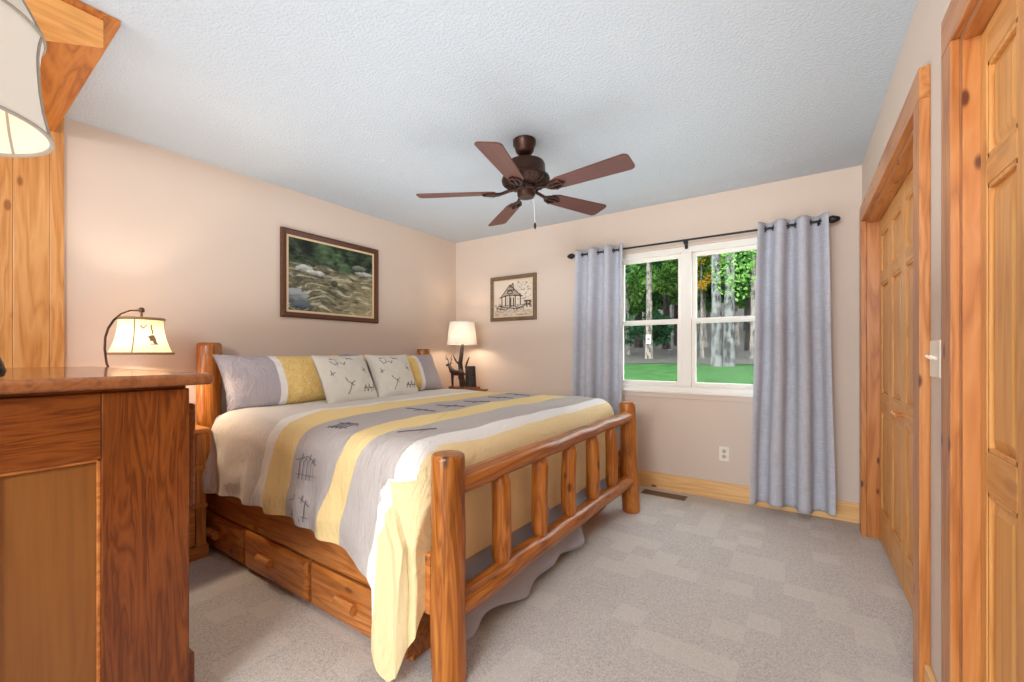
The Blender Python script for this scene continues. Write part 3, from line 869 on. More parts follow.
# platform boxes with drawers
k = MB(); k.box(-3.10, -1.20, 1.115, 1.62, 0.0, 0.235); k.build('drawer_box', M['bedwood_x'], bed, bevel=0.004)
k = MB(); k.box(-3.10, -1.20, 2.56, 3.05, 0.0, 0.235); k.build('drawer_box', M['bedwood_x'], bed, bevel=0.004)
k = MB(); k.box(-3.12, -1.09, 1.092, 1.118, 0.222, 0.44); k.build('side_rail', M['bedwood_x'], bed, bevel=0.004)
k = MB(); k.box(-3.12, -1.09, 3.05, 3.076, 0.222, 0.44); k.build('side_rail', M['bedwood_x'], bed, bevel=0.004)
k = MB(); k.box(-3.10, -1.22, 1.12, 3.048, 0.236, 0.30); k.build('platform_deck', M['bedwood_x'], bed)
for i, (a, c) in enumerate(((-3.085, -2.478), (-2.452, -1.853), (-1.827, -1.20))):
    k = MB()
    y0, yf, yc = 1.114, 1.086, 1.076; z0, z1 = 0.022, 0.214; e = 0.022
    vs = [(a, y0, z0), (c, y0, z0), (c, y0, z1), (a, y0, z1), (a, yf, z0), (c, yf, z0), (c, yf, z1), (a, yf, z1),
          (a + e, yc, z0 + e), (c - e, yc, z0 + e), (c - e, yc, z1 - e), (a + e, yc, z1 - e)]
    fs = [(0, 3, 2, 1), (8, 9, 10, 11)]
    for q in range(4):
        r = (q + 1) % 4
        fs += [(q, r, 4 + r, 4 + q), (4 + q, 4 + r, 8 + r, 8 + q)]
    k.add(vs, fs)
    d = k.build('drawer', M['bedwood_x'], bed, bevel=0.003)
    cx = (-2.80, -2.205, -1.545)[i]
    hm = MB()
    L_ = 0.12
    prof = []
    for j in range(13):
        aa = -PI / 2 + PI * j / 12
        prof.append((-0.020 * math.cos(aa) - 0.014, 0.024 * math.sin(aa)))
    prof = [(0, -0.018)] + prof + [(0, 0.018)]
    n = len(prof)
    vs = [(cx - L_ / 2, 1.076 + y, 0.122 + z) for y, z in prof] + [(cx + L_ / 2, 1.076 + y, 0.122 + z) for y, z in prof]
    hm.add(vs, [tuple(range(n))[::-1], tuple(range(n, 2 * n))] + [(q, (q + 1) % n, n + (q + 1) % n, n + q) for q in range(n)])
    hm.build('handle', M['stand_x'], d, bevel=0.002)

# mattress
mt = MB(); mt.box(-3.08, -1.20, 1.16, 3.03, 0.302, 0.775)
tag(mt.build('mattress', M['skirt'], bevel=0.06, seg=4, smooth=True), 'thick mattress hidden under the striped comforter on the log bed', 'mattress')

# grey sheet hanging at the foot
def skirt(u, v):
    y = 1.21 + u * 1.80
    hem = 0.06 + 0.035 * nz(u * 5, 3.1) + 0.02 * math.sin(u * 19) + (0.14 if u > 0.62 else 0.0)
    z = 0.62 + (hem - 0.62) * v
    x = -1.172 + 0.10 * v ** 1.6 * (1 if u < 0.62 else 0.5) + (0.018 * math.sin(u * 34 + 1.5 * nz(u * 6, 1)) + 0.02 * nz(u * 4, v * 2, 2) + 0.012) * v
    return (x, y, z)
tag(MB().grid(skirt, 120, 20).build('bed_skirt', M['skirt'], smooth='all', solid=0.003), 'grey bed skirt hanging behind the footboard lower rail', 'bed skirt')

# comforter
CY0, CY1, CX0, CX1, CZ, CR = 1.055, 3.145, -2.80, -1.135, 0.822, 0.13
# stripe boundaries: x against q, the distance across the cloth from the near shoulder
SB = [[(-0.46, -2.27), (-0.3, -2.21), (-0.19, -2.17), (-0.09, -2.185), (0.05, -2.285), (0.3, -2.39), (1.9, -2.42)],
      [(-0.5, -2.155), (-0.435, -2.15), (-0.22, -2.105), (-0.14, -2.095), (-0.07, -2.115), (0.04, -2.18), (0.25, -2.32), (1.9, -2.34)],
      [(-0.46, -1.985), (-0.4, -1.973), (-0.27, -1.937), (-0.17, -1.912), (-0.05, -1.925), (0.08, -1.975), (0.32, -2.01), (1.05, -2.07), (1.65, -2.04)],
      [(-0.5, -1.70), (-0.35, -1.65), (-0.23, -1.605), (-0.145, -1.57), (-0.04, -1.59), (0.17, -1.64), (0.53, -1.67), (1.15, -1.74), (1.65, -1.74)],
      [(-0.5, -1.567), (-0.32, -1.519), (-0.2, -1.473), (-0.05, -1.445), (0.13, -1.463), (0.4, -1.465), (0.9, -1.50), (1.65, -1.51)],
      [(-0.51, -1.346), (-0.39, -1.317), (-0.26, -1.269), (-0.13, -1.235), (-0.05, -1.228), (0.12, -1.235), (0.5, -1.235), (1.07, -1.25), (1.6, -1.25)],
      [(-0.51, -1.286), (-0.36, -1.249), (-0.25, -1.205), (-0.09, -1.165), (0.05, -1.18), (0.43, -1.175), (1.45, -1.19)]]
def stripe_u(x, q):
    bs = [interp(q, p) for p in SB]
    if x <= bs[0]: return max(0.02, 1 + (x - bs[0]) / 1.0) / 8
    for i in range(6):
        if x <= bs[i + 1]: return (i + 1 + (x - bs[i]) / (bs[i + 1] - bs[i])) / 8
    return min(7.95, 7 + (x - bs[6]) / 0.5) / 8
def interp(x, pts):
    if x <= pts[0][0]: return pts[0][1]
    for (a, p), (b, q) in zip(pts[:-1], pts[1:]):
        if x <= b: return p + (q - p) * (x - a) / (b - a)
    return pts[-1][1]
HEM = [(-3.09, 0.37), (-2.8, 0.365), (-2.5, 0.395), (-1.9, 0.40), (-1.6, 0.375), (-1.45, 0.345), (-1.35, 0.315), (-1.318, 0.28), (-1.306, 0.17), (-1.29, 0.13), (-1.165, 0.03), (-1.14, 0.05)]
def top_z(x, y):
    z = CZ + 0.012 * nz(x * 2.2, y * 2.2, 1) + 0.006 * nz(x * 6, y * 6, 2)
    z -= 0.05 * max(0.0, (1.35 - y) / 0.3) ** 2 * 0.4
    return z
def comf():
    P = []          # (center, normal, hem z, kind)
    nN, nC, nF, nS = 400, 16, 90, 110
    for i in range(nN):
        if i < nN - 180: x = CX0 + (-1.36 - CX0) * i / (nN - 180)
        else: x = -1.36 + (CX1 - CR + 1.36) * (i - nN + 180) / 179
        # stretch the straight side to the corner start
        P.append(((x, CY0 + CR), (0, -1), interp(x + 0.13 * max(0, min(1, (x + 1.345) / 0.08)), HEM), 'n'))
    for i in range(1, nC):
        a = -PI / 2 + PI / 2 * i / nC
        P.append(((CX1 - CR, CY0 + CR), (math.cos(a), math.sin(a)), 0.08 + 0.24 * (i / nC) ** 0.8, 'c'))
    for i in range(nF):
        t = i / (nF - 1); y = CY0 + CR + (CY1 - CY0 - 2 * CR) * t
        P.append(((CX1 - CR, y), (1, 0), 0.322 - 0.03 * t + 0.012 * nz(t * 6, 2), 'f'))
    for i in range(1, nC):
        a = PI / 2 * i / nC
        P.append(((CX1 - CR, CY1 - CR), (math.cos(a), math.sin(a)), 0.29 + 0.11 * i / nC, 'c'))
    for i in range(nS):
        t = i / (nS - 1); x = CX1 - CR - (CX1 - CR - CX0) * t
        P.append(((x, CY1 - CR), (0, 1), 0.40, 's'))
    nI, nA, nD = 40, 14, 64
    k = MB(); rows = nI + nA + nD
    vs = []; us = []
    for s, (c, n, hem, kd) in enumerate(P):
        sx = min(c[0], -1.85); sp = (sx, 2.1)
        for j in range(nI):
            t = j / nI
            x, y = sp[0] + (c[0] - sp[0]) * t, sp[1] + (c[1] - sp[1]) * t
            vs.append((x, y, top_z(x, y))); us.append((stripe_u(x, y - CY0 - CR), y))
        zt = top_z(c[0], c[1])
        tang = c[0] if kd == 'n' else s * 0.0085
        for j in range(nA):
            a = PI / 2 * j / (nA - 1) if nA > 1 else 0
            x, y = c[0] + n[0] * CR * math.sin(a), c[1] + n[1] * CR * math.sin(a)
            vs.append((x, y, zt - CR + CR * math.cos(a))); us.append((stripe_u(x, (-CR * a if kd == 'n' else y - CY0 - CR)), y))
        for j in range(1, nD + 1):
            t = j / nD
            z = (zt - CR) + (hem - (zt - CR)) * t
            drop = (zt - CR) - z
            off = CR + 0.030 * drop / 0.4
            fold = (0.015 * math.sin(tang * 26 + 2 * nz(tang * 3, 1.7)) + 0.020 * nz(tang * 6, t * 2.2, 4)) * min(1, drop / 0.25)
            if kd == 'f': fold *= 0.35; off = CR + 0.012 * drop / 0.3
            x0 = c[0]
            if kd == 'n':
                # overlapping yellow tail bulges outward near the footpost
                q = max(0, min(1, (x0 + 1.322) / 0.012))
                off += q * (0.022 + 0.03 * min(1, drop / 0.5)) + q * 0.010 * math.sin((x0 * 150 + z * 9))
                if x0 < -2.6: fold += 0.02 * nz(x0 * 7, z * 5, 8) * min(1, drop / 0.1)
                c2 = x0 + max(0, min(1, (x0 + 1.345) / 0.08)) * 0.13 * min(1, drop / 0.22)
            else: c2 = x0
            if kd == 'c' and n[1] < 0: c2 += 0.10 * min(1, drop / 0.22) * (-n[1]) ** 0.5; off = CR + 0.01
            x, y = c2 + n[0] * (off + fold), c[1] + n[1] * (off + fold)
            if y < 2 and x > -1.112: x = -1.112
            vs.append((x, y, z)); us.append((stripe_u(x, (-CR * PI / 2 - drop if kd == 'n' else y - CY0 - CR)) if kd != 'c' else 0.93, y))
    fs = []
    for s in range(len(P) - 1):
        for j in range(rows - 1):
            a = s * rows + j
            fs.append((a, a + rows, a + rows + 1, a + 1))
    k.add(vs, fs, 0, us)
    # embroidered strokes on the grey-blue band (same mesh, second material)
    def surf(x, b):       # b = distance along the cloth from y = 3.1 towards the near side
        y = b
        if y > CY0 + CR: return Vector((x, y, top_z(x, y) + 0.003))
        d = CY0 + CR - y
        zt = top_z(x, CY0 + CR)
        if d < CR * PI / 2:
            a = d / CR
            return Vector((x, CY0 + CR - (CR + 0.003) * math.sin(a), zt - CR + (CR + 0.003) * math.cos(a)))
        dz = d - CR * PI / 2
        return Vector((x, CY0 - 0.012 - 0.03 * dz / 0.4, zt - CR - dz))
    def stroke(pts, r=0.0017):
        Q = []
        for (x0, b0), (x1, b1) in zip(pts[:-1], pts[1:]):
            for i in range(6): Q.append(surf(x0 + (x1 - x0) * i / 6, b0 + (b1 - b0) * i / 6))
        Q.append(surf(*pts[-1])); k.tube(Q, r, 5, mi=1)
    for b0, sk in ((1.21, 0), (0.95, 1), (0.77, 2)):
        xc = -1.77 - 0.03 * sk
        for i in range(4):
            stroke([(xc - 0.05 + 0.03 * i, b0 - 0.05), (xc - 0.045 + 0.03 * i, b0 + 0.02), (xc - 0.035 + 0.03 * i, b0 + 0.06 - 0.015 * (i % 2))])
        stroke([(xc - 0.08, b0 + 0.03), (xc, b0 + 0.05), (xc + 0.08, b0 + 0.02)])
        stroke([(xc - 0.07, b0 - 0.03), (xc + 0.07, b0 - 0.03)])
    for y in (1.75, 2.02, 2.3, 2.6, 2.85):
        xm_ = -1.82 - 0.07 * (y - 1.1) / 1.95
        stroke([(xm_ - 0.10, y), (xm_ + 0.11, y + 0.03)], 0.0025); stroke([(xm_ + 0.02, y - 0.05), (xm_ + 0.02, y + 0.06)]); 
    stroke([(-1.41, 1.22), (-1.36, 1.30), (-1.335, 1.38)], 0.0025)
    return k.build('comforter', [M['comforter'], M['stitch']], smooth='all')
tag(comf(), 'grey, white and yellow striped comforter spread over the log bed', 'comforter')

# pillows
def pillow(name, c, w, h, t, lean, yawz, mat, label, cat, group, uvfn=None, mifn=None, roll=0.0, seed=0.0, n=44, sag=0.03):
    """c = bottom centre; w along y, h up; front faces +x, top leans to -x"""
    R = Matrix.Rotation(yawz, 3, 'Z') @ Matrix.Rotation(-lean, 3, 'Y') @ Matrix.Rotation(roll, 3, 'X')
    k = MB()
    def side(sg):
        def fn(u, v):
            a, b = 2 * u - 1, 2 * v - 1
            th = t * ((1 - abs(a) ** 2.6) ** 0.55) * ((1 - abs(b) ** 2.6) ** 0.55)
            y = a * w / 2 * (1 - 0.05 * (1 - b * b)); z = h / 2 + b * h / 2 * (1 - 0.06 * (1 - a * a))
            wr = 0.012 * nz(a * 2.2 + seed, b * 2.2, seed) + 0.004 * nz(a * 6 + seed, b * 6, seed)
            x = sg * (th + wr * min(1, th / t * 1.5))
            z -= sag * (1 - a * a) * (b > 0) * b * 0.6
            return Vector(c) + R @ Vector((x, y, z))
        return fn
    k.grid(side(1), n, n, mi=0, mifn=mifn, uvfn=uvfn)
    k.grid(side(-1), n, n, mi=0, uvfn=uvfn)
    o = k.build(name, mat, smooth='all')
    md = o.modifiers.new('w', 'WELD'); md.merge_threshold = 0.0006
    return tag(o, label, cat, group)
pillow('bed_pillow', (-2.84, 1.635, 0.790), 0.97, 0.41, 0.12, 0.48, 0.03, M['sham'], 'large striped sham pillow with lavender end beside the headpost near the dresser', 'pillow', 'striped sham pillows',
       uvfn=lambda u, v: (u * 0.9, v), seed=1.0, n=60)
pillow('bed_pillow', (-2.85, 2.575, 0.790), 0.94, 0.41, 0.12, 0.48, -0.03, M['sham'], 'large striped sham pillow beside the corner lamp, half behind a throw pillow', 'pillow', 'striped sham pillows',
       uvfn=lambda u, v: ((1 - u) * 0.9, v), seed=4.0, n=60)
MOT = [[(0.18, 0.80), (0.24, 0.72), (0.32, 0.75), (0.30, 0.82)], [(0.36, 0.78), (0.42, 0.72), (0.46, 0.79)], [(0.20, 0.85), (0.34, 0.86)],
       [(0.52, 0.86), (0.62, 0.88)], [(0.50, 0.90), (0.64, 0.84)], [(0.36, 0.36), (0.42, 0.30), (0.50, 0.34)], [(0.44, 0.32), (0.40, 0.22), (0.34, 0.12)], [(0.36, 0.36), (0.34, 0.42)],
       [(0.42, 0.30), (0.48, 0.26)], [(0.66, 0.14), (0.70, 0.26), (0.74, 0.14)], [(0.74, 0.14), (0.80, 0.28), (0.82, 0.14)], [(0.86, 0.16), (0.90, 0.28), (0.94, 0.18)], [(0.66, 0.20), (0.92, 0.22)],
       [(0.76, 0.58), (0.84, 0.62)], [(0.76, 0.64), (0.82, 0.54)], [(0.12, 0.52), (0.20, 0.56)], [(0.14, 0.60), (0.16, 0.50)]]
def mot(u, v): return 1 if on_strokes(u, v, MOT, 0.009) else 0
pillow('throw_pillow', (-2.655, 1.915, 0.800), 0.445, 0.40, 0.075, 0.52, 0.05, [M['throw'], M['ink']], 'cream throw pillow with dark sketched motifs, leaning nearer the dresser', 'pillow', 'sketch print throw pillows', mifn=mot, seed=7.0, n=80, sag=0.01)
pillow('throw_pillow', (-2.675, 2.345, 0.800), 0.40, 0.40, 0.075, 0.50, -0.10, [M['throw'], M['ink']], 'cream throw pillow with dark sketched motifs, leaning nearer the corner lamp', 'pillow', 'sketch print throw pillows', mifn=mot, seed=9.0, n=80, sag=0.01)

# ------------------------------------------------------------------ nightstands
def nightstand(y0, y1, label):
    x0, x1, H = -3.275, -2.80, 0.735
    r = empty('nightstand', ((x0 + x1) / 2, (y0 + y1) / 2, 0), label, 'nightstand', 'pine nightstands beside the bed')
    MB().box(x0, x1 + 0.022, y0 - 0.015, y1 + 0.015, H - 0.028, H).build('top', M['stand_y'], r, bevel=0.008, seg=3)
    MB().box(x0 + 0.02, x1 - 0.02, y0 + 0.005, y1 - 0.005, 0.06, H - 0.028).build('body', M['stand_z'], r)
    for y in (y0, y1 - 0.05): MB().box(x1 - 0.0205, x1, y, y + 0.05, 0.06, H - 0.028).build('stile', M['stand_z'], r, bevel=0.003)
    for z in (0.285, 0.498): MB().box(x1 - 0.0205, x1 + 0.006, y0 + 0.05, y1 + 0.004, z, z + 0.022).build('rail', M['stand_y'], r, bevel=0.003)
    MB().box(x0, x1 + 0.012, y0 - 0.008, y1 + 0.008, 0, 0.075).build('plinth', M['stand_y'], r, bevel=0.004)
    for z0, z1 in ((0.082, 0.282), (0.310, 0.495), (0.523, 0.704)):
        d = MB().box(x1 - 0.0205, x1 + 0.008, y0 + 0.056, y1 - 0.056, z0, z1).build('drawer', M['stand_y'], r, bevel=0.006, seg=3)
        ym = (y0 + y1) / 2; zz = (z0 + z1) / 2
        k = MB(); k.tube([(x1 + 0.008, ym - 0.05, zz), (x1 + 0.03, ym - 0.048, zz), (x1 + 0.03, ym + 0.048, zz), (x1 + 0.008, ym + 0.05, zz)], 0.010, 8)
        k.build('handle', M['bedwood_y'], d, smooth=True)
    return r
ns = nightstand(0.555, 1.035, 'pine drawer nightstand between the dresser and bed')
nb = copy_thing(ns, (ns.location.x, 3.465, 0), 'pine drawer nightstand in the room corner, under the deer lamp', 'pine nightstands beside the bed')

# ------------------------------------------------------------------ lamps
# arched arm lamp on the near nightstand
al = empty('table_lamp', (-3.0, 0.665, 0.735), 'arched metal arm lamp with cream bell shade on the near nightstand', 'lamp')
ax, sy = -3.0, 0.80
MB().lathe([(0.085, 0), (0.085, 0.010), (0.060, 0.022), (0.020, 0.032), (0.012, 0.05)], 28, c=(ax, 0.70, 0.735)).build('base', M['bronze'], al, smooth=True)
path = [(ax, 0.70, 0.78), (ax, 0.69, 0.95), (ax, 0.672, 1.05), (ax, 0.657, 1.11), (ax, 0.650, 1.18), (ax, 0.652, 1.24), (ax, 0.664, 1.29), (ax, 0.686, 1.335), (ax, 0.715, 1.368), (ax, 0.752, 1.388), (ax, 0.80, 1.394)]
MB().tube(path, 0.0055, 10).build('arm', M['bronze'], al, smooth=True)
MB().lathe([(0.004, 1.345), (0.006, 1.355), (0.005, 1.38), (0.013, 1.384), (0.013, 1.404), (0.006, 1.41)], 14, c=(ax, sy, 0)).build('finial', M['bronze'], al, smooth=True)
def shade_prof(v):  # v 0 bottom..1 top
    return 0.137 - 0.041 * (1 - (1 - v) ** 2.1) 
FISH = [[(0.79, 0.93), (0.80, 0.66)], [(0.775, 0.60), (0.79, 0.45)], [(0.80, 0.62), (0.805, 0.47)], [(0.79, 0.62), (0.80, 0.45)], [(0.805, 0.47), (0.81, 0.36)], [(0.785, 0.37), (0.815, 0.37)], [(0.72, 0.90), (0.735, 0.80), (0.75, 0.86), (0.765, 0.92), (0.795, 0.93)]]
def arm_shade():
    k = MB()
    rot0 = -0.55
    def fn(u, v):
        a = rot0 + 2 * PI * u; r = shade_prof(v)
        rr = r * (1 + 0.02 * abs(math.cos(2 * (a - rot0))))
        return (ax + rr * math.cos(a), sy + rr * math.sin(a), 1.157 + 0.189 * v)
    motif = [[(u - 0.68, v - 0.10) for u, v in s] for s in FISH]
    def mf(u, v):
        if on_strokes((u % 1.0), v, motif[:1] + motif[6:], 0.006): return 1
        return 1 if on_strokes((u % 1.0), v, motif[1:6], 0.012) else 0
    k.grid(fn, 160, 40, mifn=mf)
    sh = k.build('lamp_shade', [M['shade_cream'], M['shade_band']], al, smooth='all')
    b = MB()
    for v, rr in ((0, 0.006), (1, 0.007)):
        b.tube([fn(i / 60, v) for i in range(60)], rr, 6, closed=True)
    for q in range(4): b.tube([fn(q * 0.25, j / 10) for j in range(11)], 0.0028, 6)
    b.build('trim', M['shade_band'], sh, smooth=True)
    return sh
arm_shade()
MB().lathe([(0.004, -0.03), (0.018, -0.018), (0.024, 0), (0.018, 0.018), (0.010, 0.03)], 14, c=(ax, sy, 1.27)).build('bulb', M['bulb'], al, smooth=True)
point('arm_lamp_light', (ax, sy, 1.235), 12.0, (1.0, 0.82, 0.60), 0.03, al)

# deer lamp in the corner
dx, dy, dz = -2.965, 3.45, 0.735
dl = empty('table_lamp', (dx, dy, dz), 'white drum lamp with deer and branch base on the corner nightstand', 'lamp')
k = MB(); poly = []
for i in range(28):
    a = 2 * PI * i / 28; poly.append((dx + 0.03 + (0.20 + 0.02 * nz(math.cos(a) * 2, math.sin(a) * 2)) * math.cos(a) * 0.95, dy + 0.13 * math.sin(a) * (1 + 0.1 * nz(a, 2))))
k.prism(poly, dz, dz + 0.075)
k.tube([(dx + 0.18, dy - 0.05, dz + 0.045), (dx + 0.27, dy - 0.08, dz + 0.05), (dx + 0.38, dy - 0.12, dz + 0.055), (dx + 0.45, dy - 0.14, dz + 0.07)], [0.03, 0.024, 0.018, 0.006], 10)
k.build('base', M['slab'], dl, bevel=0.006)
zt = dz + 0.075
k = MB(); k.tube([(dx + 0.10, dy + 0.02, zt), (dx + 0.10, dy + 0.02, zt + 0.10), (dx + 0.095, dy + 0.02, zt + 0.20), (dx + 0.095, dy + 0.02, zt + 0.215)], [0.062, 0.056, 0.055, 0.050], 14)
k.build('stump', M['bark_dark'], dl, smooth=True)
k = MB()
k.tube([(dx - 0.02, dy + 0.03, zt), (dx - 0.04, dy + 0.03, zt + 0.14), (dx - 0.045, dy + 0.02, zt + 0.24), (dx - 0.02, dy + 0.01, zt + 0.33), (dx, dy, zt + 0.42), (dx + 0.004, dy, zt + 0.47)], [0.034, 0.028, 0.024, 0.021, 0.018, 0.012], 10)
k.tube([(dx - 0.045, dy + 0.02, zt + 0.22), (dx - 0.09, dy, zt + 0.27), (dx - 0.125, dy - 0.01, zt + 0.34)], [0.012, 0.010, 0.005], 8)
k.tube([(dx + 0.03, dy + 0.02, zt + 0.20), (dx + 0.07, dy, zt + 0.26), (dx + 0.105, dy - 0.01, zt + 0.31)], [0.010, 0.009, 0.005], 8)
k.tube([(dx + 0.02, dy - 0.06, zt + 0.19), (dx + 0.09, dy - 0.07, zt + 0.14), (dx + 0.13, dy - 0.07, zt + 0.10)], [0.006, 0.007, 0.004], 8)
k.build('branch', M['bark_dark'], dl, smooth=True)
# deer: one continuous body
k = MB()
yd = dy - 0.075
k.tube([(dx + 0.075, yd, zt + 0.135), (dx + 0.05, yd, zt + 0.15), (dx + 0.0, yd, zt + 0.145), (dx - 0.05, yd, zt + 0.15), (dx - 0.08, yd, zt + 0.17), (dx - 0.105, yd, zt + 0.205), (dx - 0.115, yd, zt + 0.23), (dx - 0.14, yd, zt + 0.228), (dx - 0.158, yd, zt + 0.215)],
       [0.018, 0.033, 0.030, 0.036, 0.030, 0.018, 0.017, 0.013, 0.007], 12)
for (lx, ly) in ((-0.06, -0.014), (-0.075, 0.014)):
    k.tube([(dx + lx, yd + ly, zt + 0.15), (dx + lx - 0.004, yd + ly, zt + 0.075), (dx + lx, yd + ly, zt + 0.01), (dx + lx - 0.004, yd + ly, zt - 0.004)], [0.017, 0.009, 0.006, 0.009], 8)
for (lx, ly) in ((0.05, -0.014), (0.062, 0.014)):
    k.tube([(dx + lx, yd + ly, zt + 0.145), (dx + lx - 0.012, yd + ly, zt + 0.09), (dx + lx + 0.012, yd + ly, zt + 0.055), (dx + lx + 0.004, yd + ly, zt - 0.004)], [0.022, 0.013, 0.007, 0.008], 8)
k.tube([(dx + 0.08, yd, zt + 0.15), (dx + 0.092, yd, zt + 0.135)], [0.007, 0.003], 6)
for s in (-1, 1):
    k.tube([(dx - 0.112, yd + s * 0.010, zt + 0.238), (dx - 0.098, yd + s * 0.032, zt + 0.25)], [0.006, 0.003], 6)
deer = k.build('deer_figure', M['deer'], dl, smooth=True)
k = MB()
for s in (-1, 1):
    k.tube([(dx - 0.116, yd + s * 0.008, zt + 0.24), (dx - 0.105, yd + s * 0.03, zt + 0.28), (dx - 0.125, yd + s * 0.045, zt + 0.33)], [0.004, 0.004, 0.002], 6)
    k.tube([(dx - 0.106, yd + s * 0.03, zt + 0.28), (dx - 0.14, yd + s * 0.04, zt + 0.295)], [0.003, 0.002], 6)
k.build('antlers', M['deer'], deer, smooth=True)
sb, st_ = 1.255, 1.490
k = MB(); k.grid(lambda u, v: (dx + (0.158 - 0.026 * v) * math.cos(2 * PI * u), dy + (0.158 - 0.026 * v) * math.sin(2 * PI * u), sb + (st_ - sb) * v), 64, 8)
sh = k.build('lamp_shade', M['shade_white'], dl, smooth='all')
for r, z in ((0.158, sb), (0.132, st_)):
    MB().tube([(dx + r * math.cos(2 * PI * i / 64), dy + r * math.sin(2 * PI * i / 64), z) for i in range(64)], 0.004, 6, closed=True).build('hem', M['shade_white'], sh, smooth=True)
k = MB(); k.tube([(dx + 0.004, dy, zt + 0.46), (dx + 0.004, dy, 1.33)], 0.008, 8)
for q in range(3):
    a = 2 * PI * q / 3 + 0.4; k.tube([(dx + 0.004, dy, sb + 0.03), (dx + 0.154 * math.cos(a), dy + 0.154 * math.sin(a), sb + 0.03)], 0.002, 5)
k.build('socket', M['bronze'], dl, smooth=True)
MB().lathe([(0.010, -0.035), (0.024, -0.01), (0.028, 0.015), (0.018, 0.038), (0.003, 0.046)], 14, c=(dx + 0.004, dy, 1.365)).build('bulb', M['bulb'], dl, smooth=True)
point('deer_lamp_light', (dx + 0.004, dy, 1.33), 5.0, (1.0, 0.82, 0.62), 0.04, dl)

# ------------------------------------------------------------------ dresser
DX1, DX0, DY0, DY1, DZ = -1.60, -2.92, -0.06, 0.545, 1.093
dr = empty('dresser', (-2.25, 0.25, 0), 'tall brown wooden dresser with glossy rounded top, at left edge', 'dresser')
o = 0.034
prof = [(0.0, 0.0), (0.010, 0.0), (0.018, 0.006), (0.020, 0.018), (0.016, 0.030), (0.006, 0.036)]
MB().box(DX0 - o, DX1 + o, DY0 - o, DY1 + 0.058, DZ - 0.036, DZ).build('top', M['top'], dr, bevel=0.014, seg=4, smooth=True)
MB().box(DX0 + 0.006, DX1 - 0.006, DY0 + 0.006, DY1 - 0.006, DZ - 0.046, DZ - 0.036).build('top_moulding', M['dresser_y'], dr, bevel=0.004)
t = 0.024
zt_ = DZ - 0.046
for y in (DY0, DY1 - 0.205): MB().box(DX1 - t, DX1, y, y + 0.205, 0.0, zt_).build('end_stile', M['dresser_z'], dr, bevel=0.003)
MB().box(DX1 - t, DX1, DY0 + 0.205, DY1 - 0.205, 0.865, zt_).build('end_rail', M['dresser_y'], dr, bevel=0.003)
MB().box(DX1 - t, DX1, DY0 + 0.205, DY1 - 0.205, 0.06, 0.20).build('end_rail', M['dresser_y'], dr, bevel=0.003)
k = MB(); y0, y1 = DY0 + 0.205, DY1 - 0.205
k.box(DX1 - t, DX1 - 0.014, y0, y1, 0.20, 0.865)
k.build('end_panel', M['panel_dull'], dr)
k = MB()
for (a, c, d, e) in ((y0, y1, 0.857, 0.865), (y0, y1, 0.20, 0.208), (y0, y0 + 0.008, 0.20, 0.865), (y1 - 0.008, y1, 0.20, 0.865)):
    k.box(DX1 - 0.014, DX1 - 0.004, a, c, d, e)
k.build('panel_moulding', M['bedwood_y'], dr, bevel=0.002)
MB().box(DX0, DX1 - t, DY0, DY1 - 0.012, 0.06, zt_).build('carcass', M['dresser_x'], dr)
MB().box(DX0 + 0.02, DX1 - t, DY0 + 0.02, DY1 - 0.03, 0.0, 0.06).build('plinth', M['dresser_x'], dr)
rows = [(0.05, 0.19, 0.024), (0.28, 0.65, 0.006), (0.663, 0.995, 0.026)]
for z0, z1, pr in rows:
    for a, c in ((DX0 + 0.03, -2.265), (-2.245, DX1 - 0.022)):
        d = MB().box(a, c, DY1 - 0.012, DY1 + pr, z0, z1).build('drawer', M['dresser_x'], dr, bevel=0.008, seg=3)
        k = MB(); k.lathe([(0.012, 0), (0.010, 0.012), (0.020, 0.022), (0.022, 0.032), (0.014, 0.040), (0.001, 0.042)], 16)
        k.build('knob', M['stand_z'], d, loc=Vector(((a + c) / 2, DY1 + pr, (z0 + z1) / 2)) - wl(d), rot=(-PI / 2, 0, 0), smooth=True)

# big lamp on the dresser
lx, ly = -1.685, 0.03
bl_ = empty('table_lamp', (lx - 0.06, ly + 0.02, DZ), 'large white bell shade lamp standing on the tall dresser', 'lamp')
cx, cy = lx, ly
MB().lathe([(0.098, 0), (0.112, 0.006), (0.116, 0.02), (0.110, 0.045), (0.098, 0.08), (0.06, 0.13), (0.025, 0.20), (0.030, 0.26), (0.045, 0.32), (0.040, 0.40), (0.018, 0.46), (0.012, 0.62)], 28, c=(cx - 0.02, cy + 0.03, DZ),
           wob=lambda a, t: 1 + 0.06 * math.sin(6 * a) * (1 - t)).build('base', M['black'], bl_, smooth=True)
SH = [(0.227, 1.712), (0.222, 1.735), (0.215, 1.77), (0.209, 1.82), (0.206, 1.87), (0.205, 1.91), (0.208, 1.945), (0.213, 1.968), (0.198, 2.005), (0.172, 2.06), (0.140, 2.12)]
k = MB(); n = len(SH)
k.grid(lambda u, v: (cx + SH[min(n - 1, int(round(v * (n - 1))))][0] * math.cos(2 * PI * u), cy + SH[min(n - 1, int(round(v * (n - 1))))][0] * math.sin(2 * PI * u), SH[min(n - 1, int(round(v * (n - 1))))][1]), 72, n - 1)
sh = k.build('lamp_shade', M['shade_white'], bl_, smooth='all')
k = MB()
k.tube([(cx + 0.227 * math.cos(2 * PI * i / 72), cy + 0.227 * math.sin(2 * PI * i / 72), 1.712) for i in range(72)], 0.005, 6, closed=True)
k.tube([(cx + 0.2135 * math.cos(2 * PI * i / 72), cy + 0.2135 * math.sin(2 * PI * i / 72), 1.968) for i in range(72)], 0.004, 6, closed=True)
